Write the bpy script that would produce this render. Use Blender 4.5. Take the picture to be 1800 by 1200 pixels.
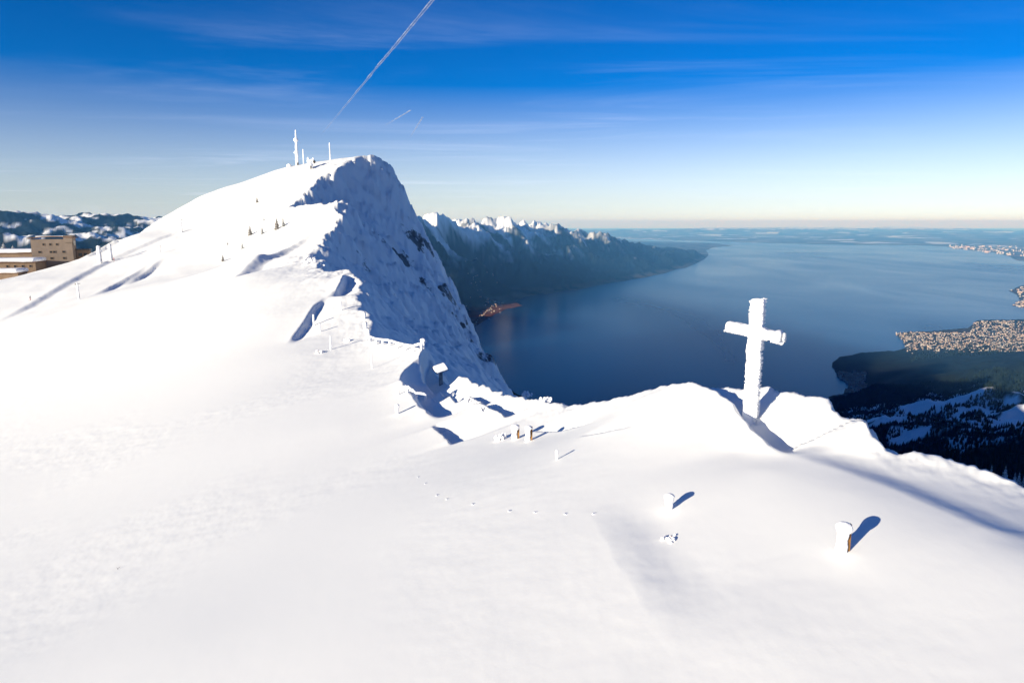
import bpy, bmesh, math, random
import numpy as np
from mathutils import Vector, Matrix

R = math.radians
sc = bpy.context.scene
for o in list(bpy.data.objects):
    bpy.data.objects.remove(o)
col = sc.collection

# ------------------------------------------------------------------ camera
F, PX, PY, HOR = 1200.0, 900.0, 600.0, 391.0      # focal length in pixels of the 1800 x 1200 photograph
PITCH = math.atan((PY - HOR) / F)
LAKE = -1630.0                                    # the lake surface, metres below the drone
cam_d = bpy.data.cameras.new('camera')
cam_d.sensor_width = 36.0
cam_d.lens = 36.0 * F / 1800.0
cam_d.clip_start = 0.2
cam_d.clip_end = 400000.0
cam = bpy.data.objects.new('camera', cam_d)
cam.rotation_euler = (math.pi / 2 - PITCH, 0, 0)
col.objects.link(cam)
sc.camera = cam

# ------------------------------------------------------------------ sun, sky, exposure
SUN_AZ, SUN_EL = R(48), R(13)                     # shadows run 48 degrees to the right of the view axis
to_sun = Vector((-math.sin(SUN_AZ) * math.cos(SUN_EL), -math.cos(SUN_AZ) * math.cos(SUN_EL), math.sin(SUN_EL)))
sun_d = bpy.data.lights.new('sun', 'SUN')
sun_d.energy = 5.0
sun_d.angle = R(0.5)
sun_d.color = (1.0, 0.91, 0.735)
sun = bpy.data.objects.new('sun', sun_d)
sun.rotation_euler = to_sun.to_track_quat('Z', 'Y').to_euler()
col.objects.link(sun)

world = bpy.data.worlds.new('World')
sc.world = world
world.use_nodes = True
wn, wl = world.node_tree.nodes, world.node_tree.links
wn.clear()
w_out = wn.new('ShaderNodeOutputWorld')
w_bg = wn.new('ShaderNodeBackground')
w_bg.inputs['Strength'].default_value = 0.096
w_sky = wn.new('ShaderNodeTexSky')
w_sky.sky_type = 'NISHITA'
w_sky.sun_disc = False
w_sky.sun_elevation = SUN_EL
w_sky.sun_rotation = math.atan2(to_sun.x, to_sun.y)
w_sky.altitude = 2000
w_sky.air_density = 1.0
w_sky.dust_density = 0.3
w_sky.ozone_density = 3.0
def wnode(t, **kw):
    n = wn.new(t)
    for k, v in kw.items():
        setattr(n, k, v)
    return n
# thin cirrus: a sheet of cloud at one height, the same all over the sky
w_tc = wnode('ShaderNodeTexCoord')
w_sep = wnode('ShaderNodeSeparateXYZ')
wl.new(w_tc.outputs['Generated'], w_sep.inputs[0])
w_z = wnode('ShaderNodeMath', operation='MAXIMUM'); w_z.inputs[1].default_value = 0.02
wl.new(w_sep.outputs['Z'], w_z.inputs[0])
w_zi = wnode('ShaderNodeMath', operation='DIVIDE'); w_zi.inputs[0].default_value = 1.0
wl.new(w_z.outputs[0], w_zi.inputs[1])
w_pl = wnode('ShaderNodeVectorMath', operation='SCALE')
wl.new(w_tc.outputs['Generated'], w_pl.inputs[0]); wl.new(w_zi.outputs[0], w_pl.inputs['Scale'])
def cirrus(scale, rot, sx, sy, det, lo, hi, dist):
    m = wnode('ShaderNodeMapping'); m.inputs['Rotation'].default_value = (0, 0, rot); m.inputs['Scale'].default_value = (sx, sy, 0)
    wl.new(w_pl.outputs[0], m.inputs[0])
    n = wnode('ShaderNodeTexNoise'); n.inputs['Scale'].default_value = scale; n.inputs['Detail'].default_value = det
    n.inputs['Roughness'].default_value = 0.6; n.inputs['Distortion'].default_value = dist
    wl.new(m.outputs[0], n.inputs['Vector'])
    r = wnode('ShaderNodeMapRange'); r.interpolation_type = 'SMOOTHSTEP'
    r.inputs['From Min'].default_value = lo; r.inputs['From Max'].default_value = hi
    wl.new(n.outputs['Fac'], r.inputs['Value'])
    return r.outputs[0]
c1 = cirrus(0.55, R(6), 0.35, 1.0, 7, 0.47, 0.85, 0.6)
c2 = cirrus(0.16, R(-4), 0.6, 1.0, 2, 0.36, 0.66, 0.3)
w_cm = wnode('ShaderNodeMath', operation='MULTIPLY'); wl.new(c1, w_cm.inputs[0]); wl.new(c2, w_cm.inputs[1])
w_ca = wnode('ShaderNodeMath', operation='MULTIPLY'); w_ca.inputs[1].default_value = 0.4; wl.new(w_cm.outputs[0], w_ca.inputs[0])
w_hs = wnode('ShaderNodeHueSaturation'); w_hs.inputs['Hue'].default_value = 0.514
w_sa = wnode('ShaderNodeMapRange'); w_sa.inputs['From Min'].default_value = 0.0; w_sa.inputs['From Max'].default_value = 0.32
w_sa.inputs['To Min'].default_value = 0.4; w_sa.inputs['To Max'].default_value = 2.1
w_va = wnode('ShaderNodeMapRange'); w_va.inputs['From Min'].default_value = 0.03; w_va.inputs['From Max'].default_value = 0.32
w_va.inputs['To Min'].default_value = 0.82; w_va.inputs['To Max'].default_value = 0.68
wl.new(w_sep.outputs['Z'], w_va.inputs['Value']); wl.new(w_va.outputs[0], w_hs.inputs['Value'])
wl.new(w_sep.outputs['Z'], w_sa.inputs['Value']); wl.new(w_sa.outputs[0], w_hs.inputs['Saturation'])
w_ti = wnode('ShaderNodeMix', data_type='RGBA', blend_type='MULTIPLY'); w_ti.inputs['Factor'].default_value = 1.0
w_ti.inputs['B'].default_value = (0.95, 0.975, 1.07, 1)
wl.new(w_sky.outputs[0], w_ti.inputs['A']); wl.new(w_ti.outputs['Result'], w_hs.inputs['Color'])
w_mix = wnode('ShaderNodeMix', data_type='RGBA')
wl.new(w_ca.outputs[0], w_mix.inputs['Factor'])
wl.new(w_hs.outputs[0], w_mix.inputs['A'])
w_mix.inputs['B'].default_value = (6.4, 7.0, 8.6, 1)
wl.new(w_mix.outputs['Result'], w_bg.inputs['Color'])
wl.new(w_bg.outputs[0], w_out.inputs['Surface'])

sc.view_settings.view_transform = 'Standard'
sc.view_settings.look = 'None'
sc.view_settings.gamma = 1.0
sc.view_settings.use_curve_mapping = False
sc.view_settings.exposure = 0.81

# ------------------------------------------------------------------ helpers
def tag(o, label=None, cat=None, group=None, kind=None):
    if label: o['label'] = label
    if cat: o['category'] = cat
    if group: o['group'] = group
    if kind: o['kind'] = kind
    return o

CP, SP = math.cos(PITCH), math.sin(PITCH)
def ray(px, py):
    u, v = (px - PX) / F, -(py - PY) / F
    return (u, CP + v * SP, -SP + v * CP)
def at(px, py, Y):
    """the point at forward distance Y that stands at that place of the photograph"""
    d = ray(px, py); k = Y / d[1]
    return (d[0] * k, Y, d[2] * k)
def at_z(px, py, z):
    d = ray(px, py); k = z / d[2]
    return (d[0] * k, d[1] * k, z)

_rng = np.random.RandomState(7)
_perm = _rng.permutation(4096).astype(np.int64)
_ga = _rng.rand(4096) * 2 * np.pi
_gx, _gy = np.cos(_ga), np.sin(_ga)
def perlin(x, y, seed=0):
    x = np.asarray(x, float) + seed * 17.31; y = np.asarray(y, float) + seed * 41.77
    xi, yi = np.floor(x).astype(np.int64), np.floor(y).astype(np.int64)
    fx, fy = x - xi, y - yi
    u, v = fx * fx * fx * (fx * (fx * 6 - 15) + 10), fy * fy * fy * (fy * (fy * 6 - 15) + 10)
    def g(ix, iy, dx, dy):
        h = _perm[(_perm[ix & 4095] + iy) & 4095]
        return _gx[h] * dx + _gy[h] * dy
    a = g(xi, yi, fx, fy); b = g(xi + 1, yi, fx - 1, fy)
    c = g(xi, yi + 1, fx, fy - 1); d = g(xi + 1, yi + 1, fx - 1, fy - 1)
    return ((a + (b - a) * u) * (1 - v) + (c + (d - c) * u) * v) * 1.5
def fbm(x, y, octs=4, seed=0, gain=0.5, lac=2.03):
    t, a = 0.0, 1.0
    for k in range(octs):
        t = t + a * perlin(x, y, seed + k * 3); a *= gain; x = x * lac; y = y * lac
    return t
def ridged(x, y, octs=4, seed=0, gain=0.5, lac=2.1):
    t, a = 0.0, 1.0
    for k in range(octs):
        t = t + a * (1 - np.abs(perlin(x, y, seed + k * 3)) * 2); a *= gain; x = x * lac; y = y * lac
    return t
def sst(a, b, x):
    t = np.clip((x - a) / (b - a), 0, 1)
    return t * t * (3 - 2 * t)

class RBF:
    def __init__(s, pts, kern, reg=0.0, scale=1.0):
        p = np.array(pts, float); s.c = p[:, :2] / scale; s.sc = scale; s.k = kern; n = len(p)
        d = np.hypot(s.c[:, None, 0] - s.c[None, :, 0], s.c[:, None, 1] - s.c[None, :, 1])
        A = np.zeros((n + 3, n + 3)); A[:n, :n] = s.phi(d) + np.eye(n) * reg
        P = np.c_[np.ones(n), s.c]; A[:n, n:] = P; A[n:, :n] = P.T
        s.w = np.linalg.solve(A, np.r_[p[:, 2], 0, 0, 0])
    def phi(s, d):
        if s.k == 'lin': return -d
        return np.where(d > 0, d * d * np.log(d + 1e-12), 0)
    def __call__(s, x, y):
        x = np.asarray(x, float); sh = x.shape; x = x.ravel() / s.sc; y = np.asarray(y, float).ravel() / s.sc
        out = np.empty(len(x)); n = len(s.c)
        for i in range(0, len(x), 20000):
            d = np.hypot(x[i:i + 20000, None] - s.c[None, :, 0], y[i:i + 20000, None] - s.c[None, :, 1])
            out[i:i + 20000] = s.phi(d) @ s.w[:n] + s.w[n] + s.w[n + 1] * x[i:i + 20000] + s.w[n + 2] * y[i:i + 20000]
        return out.reshape(sh)

def poly_dist(x, y, poly):
    """distance to an open polyline, its parameter and its signed side"""
    best = np.full(np.shape(x), 1e18); side = np.zeros(np.shape(x)); par = np.zeros(np.shape(x))
    L = 0.0
    for (x0, y0), (x1, y1) in zip(poly[:-1], poly[1:]):
        dx, dy = x1 - x0, y1 - y0; ll = math.hypot(dx, dy)
        t = np.clip(((x - x0) * dx + (y - y0) * dy) / (ll * ll), 0, 1)
        qx, qy = x - x0 - t * dx, y - y0 - t * dy
        d = qx * qx + qy * qy
        m = d < best
        best = np.where(m, d, best); par = np.where(m, L + t * ll, par)
        side = np.where(m, np.sign(dx * qy - dy * qx), side)
        L += ll
    return np.sqrt(best), par, side
def inside(x, y, poly):
    r = np.zeros(np.shape(x), bool); n = len(poly)
    for i in range(n):
        x0, y0 = poly[i]; x1, y1 = poly[(i + 1) % n]
        if y0 == y1: continue
        c = ((y0 > y) != (y1 > y)) & (x < (x1 - x0) * (y - y0) / (y1 - y0) + x0)
        r ^= c
    return r

def grid_mesh(name, X, Y, Z, mat, attrs=None, wrap=False):
    nr, nc = X.shape
    co = np.stack([X, Y, Z], -1).reshape(-1, 3).astype(np.float32)
    idx = np.arange(nr * nc).reshape(nr, nc)
    if wrap: idx = np.c_[idx, idx[:, :1]]
    q = np.stack([idx[:-1, :-1], idx[:-1, 1:], idx[1:, 1:], idx[1:, :-1]], -1).reshape(-1, 4)
    return raw_mesh(name, co, q, mat, attrs)
def raw_mesh(name, co, faces, mat, attrs=None, smooth=True, flip=False):
    me = bpy.data.meshes.new(name)
    faces = np.asarray(faces)
    if flip: faces = faces[:, ::-1]
    n, k = faces.shape
    me.vertices.add(len(co)); me.vertices.foreach_set('co', np.asarray(co, np.float32).ravel())
    me.loops.add(n * k); me.loops.foreach_set('vertex_index', faces.astype(np.int32).ravel())
    me.polygons.add(n); me.polygons.foreach_set('loop_start', np.arange(0, n * k, k, dtype=np.int32))
    me.polygons.foreach_set('use_smooth', np.full(n, smooth))
    me.update(calc_edges=True)
    for nm, v in (attrs or {}).items():
        if v.ndim == 1:
            a = me.attributes.new(nm, 'FLOAT', 'POINT'); a.data.foreach_set('value', v.astype(np.float32))
        else:
            a = me.attributes.new(nm, 'FLOAT_COLOR', 'POINT')
            a.data.foreach_set('color', np.c_[v, np.ones(len(v))].astype(np.float32).ravel())
    me.materials.append(mat)
    o = bpy.data.objects.new(name, me)
    col.objects.link(o)
    return o

# ------------------------------------------------------------------ materials
def new_mat(name, base=(0.8, 0.8, 0.8), rough=0.6, spec=0.3):
    m = bpy.data.materials.new(name); m.use_nodes = True
    b = m.node_tree.nodes['Principled BSDF']
    b.inputs['Base Color'].default_value = (*base, 1); b.inputs['Roughness'].default_value = rough
    b.inputs['Specular IOR Level'].default_value = spec
    return m, m.node_tree.nodes, m.node_tree.links, b
def add_bump(nt, nl, b, specs, coord='Object'):
    tc = nt.new('ShaderNodeTexCoord'); prev = None
    for scale, strength, dist, sxyz, det in specs:
        mp = nt.new('ShaderNodeMapping'); mp.inputs['Scale'].default_value = sxyz
        nl.new(tc.outputs[coord], mp.inputs[0])
        n = nt.new('ShaderNodeTexNoise'); n.inputs['Scale'].default_value = scale; n.inputs['Detail'].default_value = det
        nl.new(mp.outputs[0], n.inputs['Vector'])
        bp = nt.new('ShaderNodeBump'); bp.inputs['Strength'].default_value = strength; bp.inputs['Distance'].default_value = dist
        nl.new(n.outputs['Fac'], bp.inputs['Height'])
        if prev: nl.new(prev.outputs[0], bp.inputs['Normal'])
        prev = bp
    nl.new(prev.outputs[0], b.inputs['Normal'])
def noisy_mat(name, c0, c1, scale, rough=0.7, spec=0.2, bump=None):
    m, nt, nl, b = new_mat(name, c0, rough, spec)
    tc = nt.new('ShaderNodeTexCoord'); n = nt.new('ShaderNodeTexNoise')
    n.inputs['Scale'].default_value = scale; n.inputs['Detail'].default_value = 5
    nl.new(tc.outputs['Object'], n.inputs['Vector'])
    mx = nt.new('ShaderNodeMix'); mx.data_type = 'RGBA'
    mr = nt.new('ShaderNodeMapRange'); mr.inputs['From Min'].default_value = 0.35; mr.inputs['From Max'].default_value = 0.65
    nl.new(n.outputs['Fac'], mr.inputs['Value']); nl.new(mr.outputs[0], mx.inputs['Factor'])
    mx.inputs['A'].default_value = (*c0, 1); mx.inputs['B'].default_value = (*c1, 1)
    nl.new(mx.outputs['Result'], b.inputs['Base Color'])
    if bump: add_bump(nt, nl, b, bump)
    return m

# mountain snow: bare rock where the 'rock' attribute says the cliff is too steep to hold snow
M_SNOW, nt, nl, b = new_mat('mountain_snow', (0.88, 0.89, 0.9), 0.55, 0.25)
at_r = nt.new('ShaderNodeAttribute'); at_r.attribute_name = 'rock'
tc = nt.new('ShaderNodeTexCoord')
rn = nt.new('ShaderNodeTexNoise'); rn.inputs['Scale'].default_value = 0.22; rn.inputs['Detail'].default_value = 9; rn.inputs['Roughness'].default_value = 0.65
nl.new(tc.outputs['Object'], rn.inputs['Vector'])
ad = nt.new('ShaderNodeMath'); ad.operation = 'ADD'
nl.new(at_r.outputs['Fac'], ad.inputs[0]); nl.new(rn.outputs['Fac'], ad.inputs[1])
rr = nt.new('ShaderNodeMapRange'); rr.inputs['From Min'].default_value = 1.0; rr.inputs['From Max'].default_value = 1.1
nl.new(ad.outputs[0], rr.inputs['Value'])
rc = nt.new('ShaderNodeMix'); rc.data_type = 'RGBA'
rc.inputs['A'].default_value = (0.07, 0.075, 0.07, 1); rc.inputs['B'].default_value = (0.22, 0.22, 0.21, 1)
rn2 = nt.new('ShaderNodeTexNoise'); rn2.inputs['Scale'].default_value = 0.9; rn2.inputs['Detail'].default_value = 6
nl.new(tc.outputs['Object'], rn2.inputs['Vector']); nl.new(rn2.outputs['Fac'], rc.inputs['Factor'])
mx = nt.new('ShaderNodeMix'); mx.data_type = 'RGBA'; mx.inputs['A'].default_value = (0.90, 0.90, 0.865, 1)
nl.new(rr.outputs[0], mx.inputs['Factor']); nl.new(rc.outputs['Result'], mx.inputs['B'])
nl.new(mx.outputs['Result'], b.inputs['Base Color'])
add_bump(nt, nl, b, [(0.5, 0.05, 0.12, (1.0, 0.6, 1), 8), (3.0, 0.13, 0.03, (1, 0.6, 1), 7)])

# far land: its cover (forest, snow field, town ground) is a colour attribute of the terrain
M_LAND, nt, nl, b = new_mat('valley_land', (0.05, 0.05, 0.05), 0.9, 0.05)
ac = nt.new('ShaderNodeAttribute'); ac.attribute_name = 'cover'
nl.new(ac.outputs['Color'], b.inputs['Base Color'])

# lake
M_LAKE, nt, nl, b = new_mat('lake_water', (0.001, 0.022, 0.065), 0.12, 0.5)
b.inputs['IOR'].default_value = 1.33
tc = nt.new('ShaderNodeTexCoord')
mp = nt.new('ShaderNodeMapping'); mp.inputs['Scale'].default_value = (0.00028, 0.00011, 1); mp.inputs['Rotation'].default_value = (0, 0, R(70))
nl.new(tc.outputs['Object'], mp.inputs[0])
n1 = nt.new('ShaderNodeTexNoise'); n1.inputs['Scale'].default_value = 1.0; n1.inputs['Detail'].default_value = 6; n1.inputs['Distortion'].default_value = 1.2
nl.new(mp.outputs[0], n1.inputs['Vector'])
mr = nt.new('ShaderNodeMapRange'); mr.inputs['From Min'].default_value = 0.35; mr.inputs['From Max'].default_value = 0.68
mr.inputs['To Min'].default_value = 0.20; mr.inputs['To Max'].default_value = 0.28
nl.new(n1.outputs['Fac'], mr.inputs['Value']); nl.new(mr.outputs[0], b.inputs['Roughness'])

# ------------------------------------------------------------------ the mountain under the drone
# crest between the sunny snow slope and the north cliff: photo column, row, forward distance
CREST = [(655, 272, 490), (610, 285, 470), (560, 312, 430), (508, 365, 352), (560, 358, 325), (606, 350, 298), (575, 372, 285), (600, 376, 268),
         (560, 420, 225), (543, 450, 195), (575, 474, 160), (610, 482, 142), (632, 505, 128), (636, 545, 113), (646, 596, 95),
         (700, 603, 87), (746, 612, 80), (760, 640, 70), (790, 645, 66), (830, 664, 58), (870, 680, 52), (940, 704, 44), (1000, 716, 40), (1032, 711, 39),
         (1090, 702, 36.5), (1150, 687, 34), (1240, 672, 31), (1340, 670, 28.5), (1405, 688, 27), (1450, 700, 26), (1478, 724, 25), (1520, 736, 24.2),
         (1560, 802, 22.5), (1630, 803, 22.3), (1730, 832, 21.3), (1800, 862, 20.4), (1900, 890, 19.5)]
crest3 = [at(*c) for c in CREST] + [(24, 12, -9), (45, 0, -9), (90, -20, -6), (200, -70, 5), (420, -150, 20)]
crest2 = [(p[0], p[1]) for p in crest3]
# sunny slope
SL = [(900, 1200, 13.6), (1350, 1200, 11.4), (1800, 1200, 9.8), (600, 1200, 15.6), (300, 1200, 18), (0, 1200, 20.5),
      (0, 1100, 25), (900, 1100, 15.6), (1350, 1100, 12.8), (450, 1100, 19),
      (0, 1000, 32), (300, 1000, 26), (600, 1000, 21.7), (900, 1000, 18.2), (1200, 1000, 15.6), (1490, 968, 14.7), (1800, 1000, 12.8),
      (1183, 893, 19.4), (1650, 880, 16.8), (1800, 915, 15.3), (1500, 860, 19.0), (1350, 800, 21.3), (1230, 790, 24), (1318, 738, 23.2),
      (900, 900, 24.5), (1050, 830, 27.5), (900, 800, 34), (1000, 760, 34.5), (600, 850, 35), (0, 900, 48), (300, 900, 36), (300, 800, 53), (600, 770, 49), (720, 740, 47.5),
      (0, 700, 108), (0, 580, 205), (0, 520, 268), (0, 492, 322), (300, 650, 108), (300, 560, 178), (300, 500, 242), (300, 450, 310), (300, 405, 395),
      (500, 700, 76), (610, 690, 67), (480, 620, 113), (560, 650, 88), (150, 800, 66), (150, 620, 152), (150, 520, 245), (150, 460, 335),
      (450, 400, 330), (400, 450, 280), (450, 500, 212), (500, 455, 220), (420, 560, 164), (500, 560, 141), (560, 560, 122), (590, 600, 103), (600, 640, 88), (690, 640, 78),
      (500, 330, 440), (430, 345, 430), (360, 380, 410), (560, 395, 285), (520, 420, 250)]
SIL = [(-150, 520, 300), (0, 492, 325), (60, 479, 340), (120, 463, 355), (160, 446, 365), (200, 426, 385), (260, 398, 420), (350, 351, 462), (430, 320, 475), (500, 295, 485), (560, 285, 492), (600, 280, 492)]
sp = [at(*p) for p in SL] + [at(*p) for p in SIL]
for c in crest3:
    sp.append((c[0], c[1], c[2] + 0.25))
for px, py, Y in SIL:
    x, y, z = at(px, py, Y)
    sp.append((x * 1.1, y * 1.1, z - 0.05 * Y)); sp.append((x * 1.35, y * 1.35, z - 0.22 * Y))
sp += [(-60, -10, -22), (-30, -40, -15), (0, -20, -10), (20, -20, -9.3), (60, -60, -12), (-150, 40, -45), (-200, -100, -60), (0, -150, -30), (200, -200, -30), (-250, 160, -62), (-320, 240, -58), (-400, 60, -110), (-420, 330, -62)]
S_rbf = RBF(sp, 'tps', reg=2e-3, scale=60.0)
# slope shaped for even brightness: free points settle so it tilts evenly sunward
_n = len(sp); _c = S_rbf.c
_d = np.hypot(_c[:, None, 0] - _c[None, :, 0], _c[:, None, 1] - _c[None, :, 1])
_A = np.zeros((_n + 3, _n + 3)); _A[:_n, :_n] = S_rbf.phi(_d) + np.eye(_n) * 2e-3
_P = np.c_[np.ones(_n), _c]; _A[:_n, _n:] = _P; _A[_n:, :_n] = _P.T
_M = np.linalg.inv(_A)[:, :_n]
smp = []
for py_ in range(460, 1261, 20):
    for px_ in range(-60, 1861, 40 if py_ > 660 else 20):
        if px_ > 1230 and py_ < 900 or px_ > 720 and py_ < 770: continue
        if py_ < 660 and (px_ > 620 or py_ < 480 and px_ > 520): continue
        if px_ < 400 and py_ < 640: continue
        d_ = ray(px_, py_); yy_ = np.geomspace(6, 320, 160); t_ = yy_ / d_[1]
        k_ = np.nonzero(S_rbf(d_[0] * t_, yy_) >= d_[2] * t_)[0]
        if len(k_): smp.append((d_[0] * t_[k_[0]], yy_[k_[0]], 0.13 + 0.10 * float(sst(750, 100, px_) * sst(1100, 650, py_)), 6.0 if px_ >= 400 or py_ > 760 else 2.0))
smp = np.array(smp); _tg, _W = smp[:, 2], smp[:, 3]; smp = smp[:, :2]; _e = 0.02 * np.hypot(smp[:, 0], smp[:, 1]) + 0.2
_u = np.array([math.sin(SUN_AZ), math.cos(SUN_AZ)])
def _rows(q):
    q = q / 60.0; dd_ = np.hypot(q[:, None, 0] - _c[None, :, 0], q[:, None, 1] - _c[None, :, 1])
    return np.c_[S_rbf.phi(dd_), np.ones(len(q)), q] @ _M
_D = (_rows(smp + _e[:, None] * _u) - _rows(smp - _e[:, None] * _u)) / (2 * _e[:, None])
_z0 = np.array([q[2] for q in sp]); _lam = np.full(_n, 40.0)
_dist = np.array([math.hypot(q[0], q[1]) for q in sp])
_lam[:len(SL)] = 1.0 / (np.array([0.06 if d_ < 60 else 0.035 if q_[0] >= 400 and q_[1] >= 440 else 0.03 if d_ < 100 else 0.010 for d_, q_ in zip(_dist, SL)]) * _dist[:len(SL)])          # only the open slope is free to settle
_L = np.r_[_D * _W[:, None], np.diag(_lam)]
_z1 = np.linalg.lstsq(_L, np.r_[_tg * _W, _lam * _z0], rcond=None)[0]
sp = [(q[0], q[1], zz) for q, zz in zip(sp, _z1)]
S_rbf = RBF(sp, 'tps', reg=2e-3, scale=60.0)
print('slope', (_D @ _z0).std(), (_D @ _z1).std(), np.abs(_z1 - _z0)[:len(SL)].max())
# north cliff
CLIFF = [(690, 300, 512), (716, 350, 518), (741, 400, 518), (765, 445, 508), (790, 500, 480), (812, 548, 440), (836, 600, 390), (862, 643, 340), (887, 684, 290)]
cp = [(c[0], c[1], c[2]) for c in crest3]
for px, py, Y in CLIFF:
    x, y, z = at(px, py, Y)
    cp.append((x, y, z)); cp.append((x + 25, y + 22, z - 62)); cp.append((x + 90, y + 60, z - 190)); cp.append((x + 300, y + 170, z - 420))
cp += [(-60, 560, -45), (-20, 640, -170), (60, 760, -360), (0, 560, -170), (60, 600, -270), (150, 700, -420), (-90, 700, -60), (-170, 830, 48), (-220, 1000, 50), at(790, 640, 160), at(700, 560, 185), at(905, 722, 270), at(945, 728, 200), at(1000, 745, 150), at(960, 760, 300), at(1000, 800, 400), at(925, 715, 150), at(900, 705, 110), at(620, 440, 262)]
n0 = next(i for i, c in enumerate(CREST) if c[0] == 746)
for (x, y, z) in crest3[n0:]:
    far = math.hypot(x, y)
    k = min(1.0, max(0.25, far / 40))
    nx, ny = 0.62, 0.78
    for d, dz in ((5 * k, 7 * k), (16 * k, 26 * k), (60, 95), (160, 230), (420, 420)):
        cp.append((x + nx * d, y + ny * d, z - dz))
for i, (x, y, z) in enumerate(crest3):
    if i in (0,): continue
    d = 0.06 * math.hypot(x, y) + 2
    cp.append((x - d * 0.75, y - d * 0.65, z + 1.2 * d))
C_rbf = RBF(cp, 'lin', scale=60.0)
# the wider massif and the valleys, to the lake shore
FAR = [(-150, 700, 40), (-240, 1000, 60), (-370, 1500, 110), (-600, 2400, 185), (-940, 3600, 240), (-1280, 4700, 310), (-1500, 5600, 240), (-1700, 6500, -700), (-1900, 7600, -1640),  # hidden ridge behind the peak, added and raised to shade the valley
       (60, 900, -460), (150, 1300, -560), (100, 2000, -800), (-100, 3000, -1000), (-300, 4000, -1250), (-450, 5000, -1500), (-600, 6000, -1640),
       (500, 500, -420), (700, 900, -600), (1000, 1800, -900), (1300, 3000, -1250), (1700, 4200, -1560),
       (-420, 330, -90), (-650, 600, -220), (-900, 1100, -380), (-1600, 2600, -560), (-2600, 4200, -520), (-1700, 1000, -600), (-600, -400, -250), (-1500, -500, -700),
       (-3200, 6200, -450), (-2400, 6500, -650), (0, -700, -150), (500, -500, -60), (1000, -700, 0), (420, -150, 20), (900, -300, 60), (1800, -700, 100), (3000, -1200, 60),
       (1000, 200, -450), (1800, 300, -480), (2600, 900, -620), (3500, 2500, -750), (2600, -200, -250), (5000, 0, -400)]
for px, py, z in ((1700, 725, -1010), (1620, 740, -1000), (1550, 735, -1130), (1800, 700, -930), (1800, 765, -740), (1650, 800, -590), (1800, 832, -205), (1800, 645, -1230), (1650, 650, -1420),
                  (1560, 690, -1350), (1560, 655, -1540), (1480, 720, -1440), (1700, 612, -1560), (1800, 615, -1500), (1900, 620, -1440), (2000, 700, -900), (1900, 560, -1600), (2200, 520, -1500), (2200, 600, -1300)):
    FAR.append(at_z(px, py, z))
FAR_rbf = RBF(FAR, 'lin', scale=1000.0)

SCARPS = []
def scarp(pts, h, w, soft=0.0, taper=0.15, flip=False):
    """a snow step: the ground drops by h on the right of the line (seen walking along it) and rises again over w"""
    p = [at(*q)[:2] for q in pts]
    SCARPS.append((p, h, w, max(soft, 0.011 * pts[len(pts) // 2][2]), taper, flip))
scarp([(503, 634, 96), (530, 597, 106), (552, 566, 117), (572, 540, 123)], 0.8, 2.6, 0, 0.2)
scarp([(570, 540, 123), (590, 528, 126), (597, 508, 131), (605, 484, 141)], 1.7, 3.0, 0, 0.25)
scarp([(760, 693, 63), (741, 672, 67), (737, 645, 73), (746, 614, 79.5)], 2.0, 4.0)
scarp([(770, 712, 53), (735, 700, 58), (717, 683, 63)], 1.0, 2.5)
scarp([(768, 757, 45), (735, 735, 50), (712, 705, 57), (700, 680, 64)], 1.0, 4.0, 1.2)
scarp([(800, 724, 51), (785, 705, 55), (768, 692, 60)], 0.8, 1.6)
scarp([(848, 716, 48), (822, 700, 52)], 0.7, 1.6)
scarp([(888, 757, 41.5), (870, 745, 43.5), (845, 734, 46), (818, 728, 48)], 0.9, 1.4)
scarp([(792, 828, 38), (775, 808, 41), (757, 789, 44)], 0.45, 2.5, 0.1)
scarp([(1000, 716, 40.3), (960, 712, 42.5), (925, 700, 46)], 1.0, 1.2)
scarp([(1800, 938, 15.6), (1700, 910, 17.0), (1560, 870, 19.2), (1450, 836, 21.0), (1390, 812, 22.2), (1345, 790, 23.3), (1308, 764, 25.0)], 0.20, 2.8, 1.9, 0.12)
scarp([(1400, 816, 22), (1345, 790, 23.3), (1308, 764, 25.0), (1272, 734, 27.2), (1225, 707, 29.8), (1150, 690, 33.5)], 0.85, 2.6, 0.8, 0.22)
scarp([(1556, 808, 22.3), (1530, 762, 23.3), (1508, 737, 24.1)], 0.7, 1.6, 0.1, 0.2)
scarp([(1800, 866, 20.2), (1730, 838, 21), (1700, 826, 21.5)], 0.4, 0.8, 0.1, 0.2)
scarp([(1700, 828, 21.4), (1660, 812, 21.9), (1635, 804, 22.2)], 0.3, 0.6, 0.1, 0.25)
scarp([(1200, 1150, 12.7), (1110, 1060, 15.5), (1050, 980, 19), (1020, 950, 21.5)], 0.13, 3.0, 2.0, 0.35)
scarp([(395, 560, 168), (440, 505, 200), (500, 432, 242), (573, 374, 290)], 1.6, 16.0, 5.0)
scarp([(-30, 562, 215), (100, 506, 272), (190, 466, 328), (300, 424, 382), (420, 382, 420)], 1.0, 6.0, 0.5)
scarp([(150, 522, 240), (205, 492, 268), (262, 462, 300)], 1.2, 5.0, 0.3, 0.3)
scarp([(205, 500, 262), (250, 478, 285), (290, 459, 308)], 1.8, 5.0, 0.3, 0.4)
scarp([(200, 420, 390), (262, 395, 425), (330, 368, 450), (380, 348, 458)], 1.4, 6.0, 0.5)
scarp([(140, 452, 352), (170, 442, 366), (215, 424, 390)], 3.2, 4.0, 0.4, 0.25)
scarp([(300, 402, 400), (345, 386, 415), (372, 378, 424)], 1.5, 6.0, 0.5, 0.4)
scarp([(1110, 838, 28), (1060, 832, 28.8), (1010, 822, 30)], 0.16, 0.9, 0.1, 0.3)
scarp([(1040, 793, 33), (985, 787, 34.2), (930, 772, 36.5)], 0.35, 1.4, 0.25, 0.3)
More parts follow.
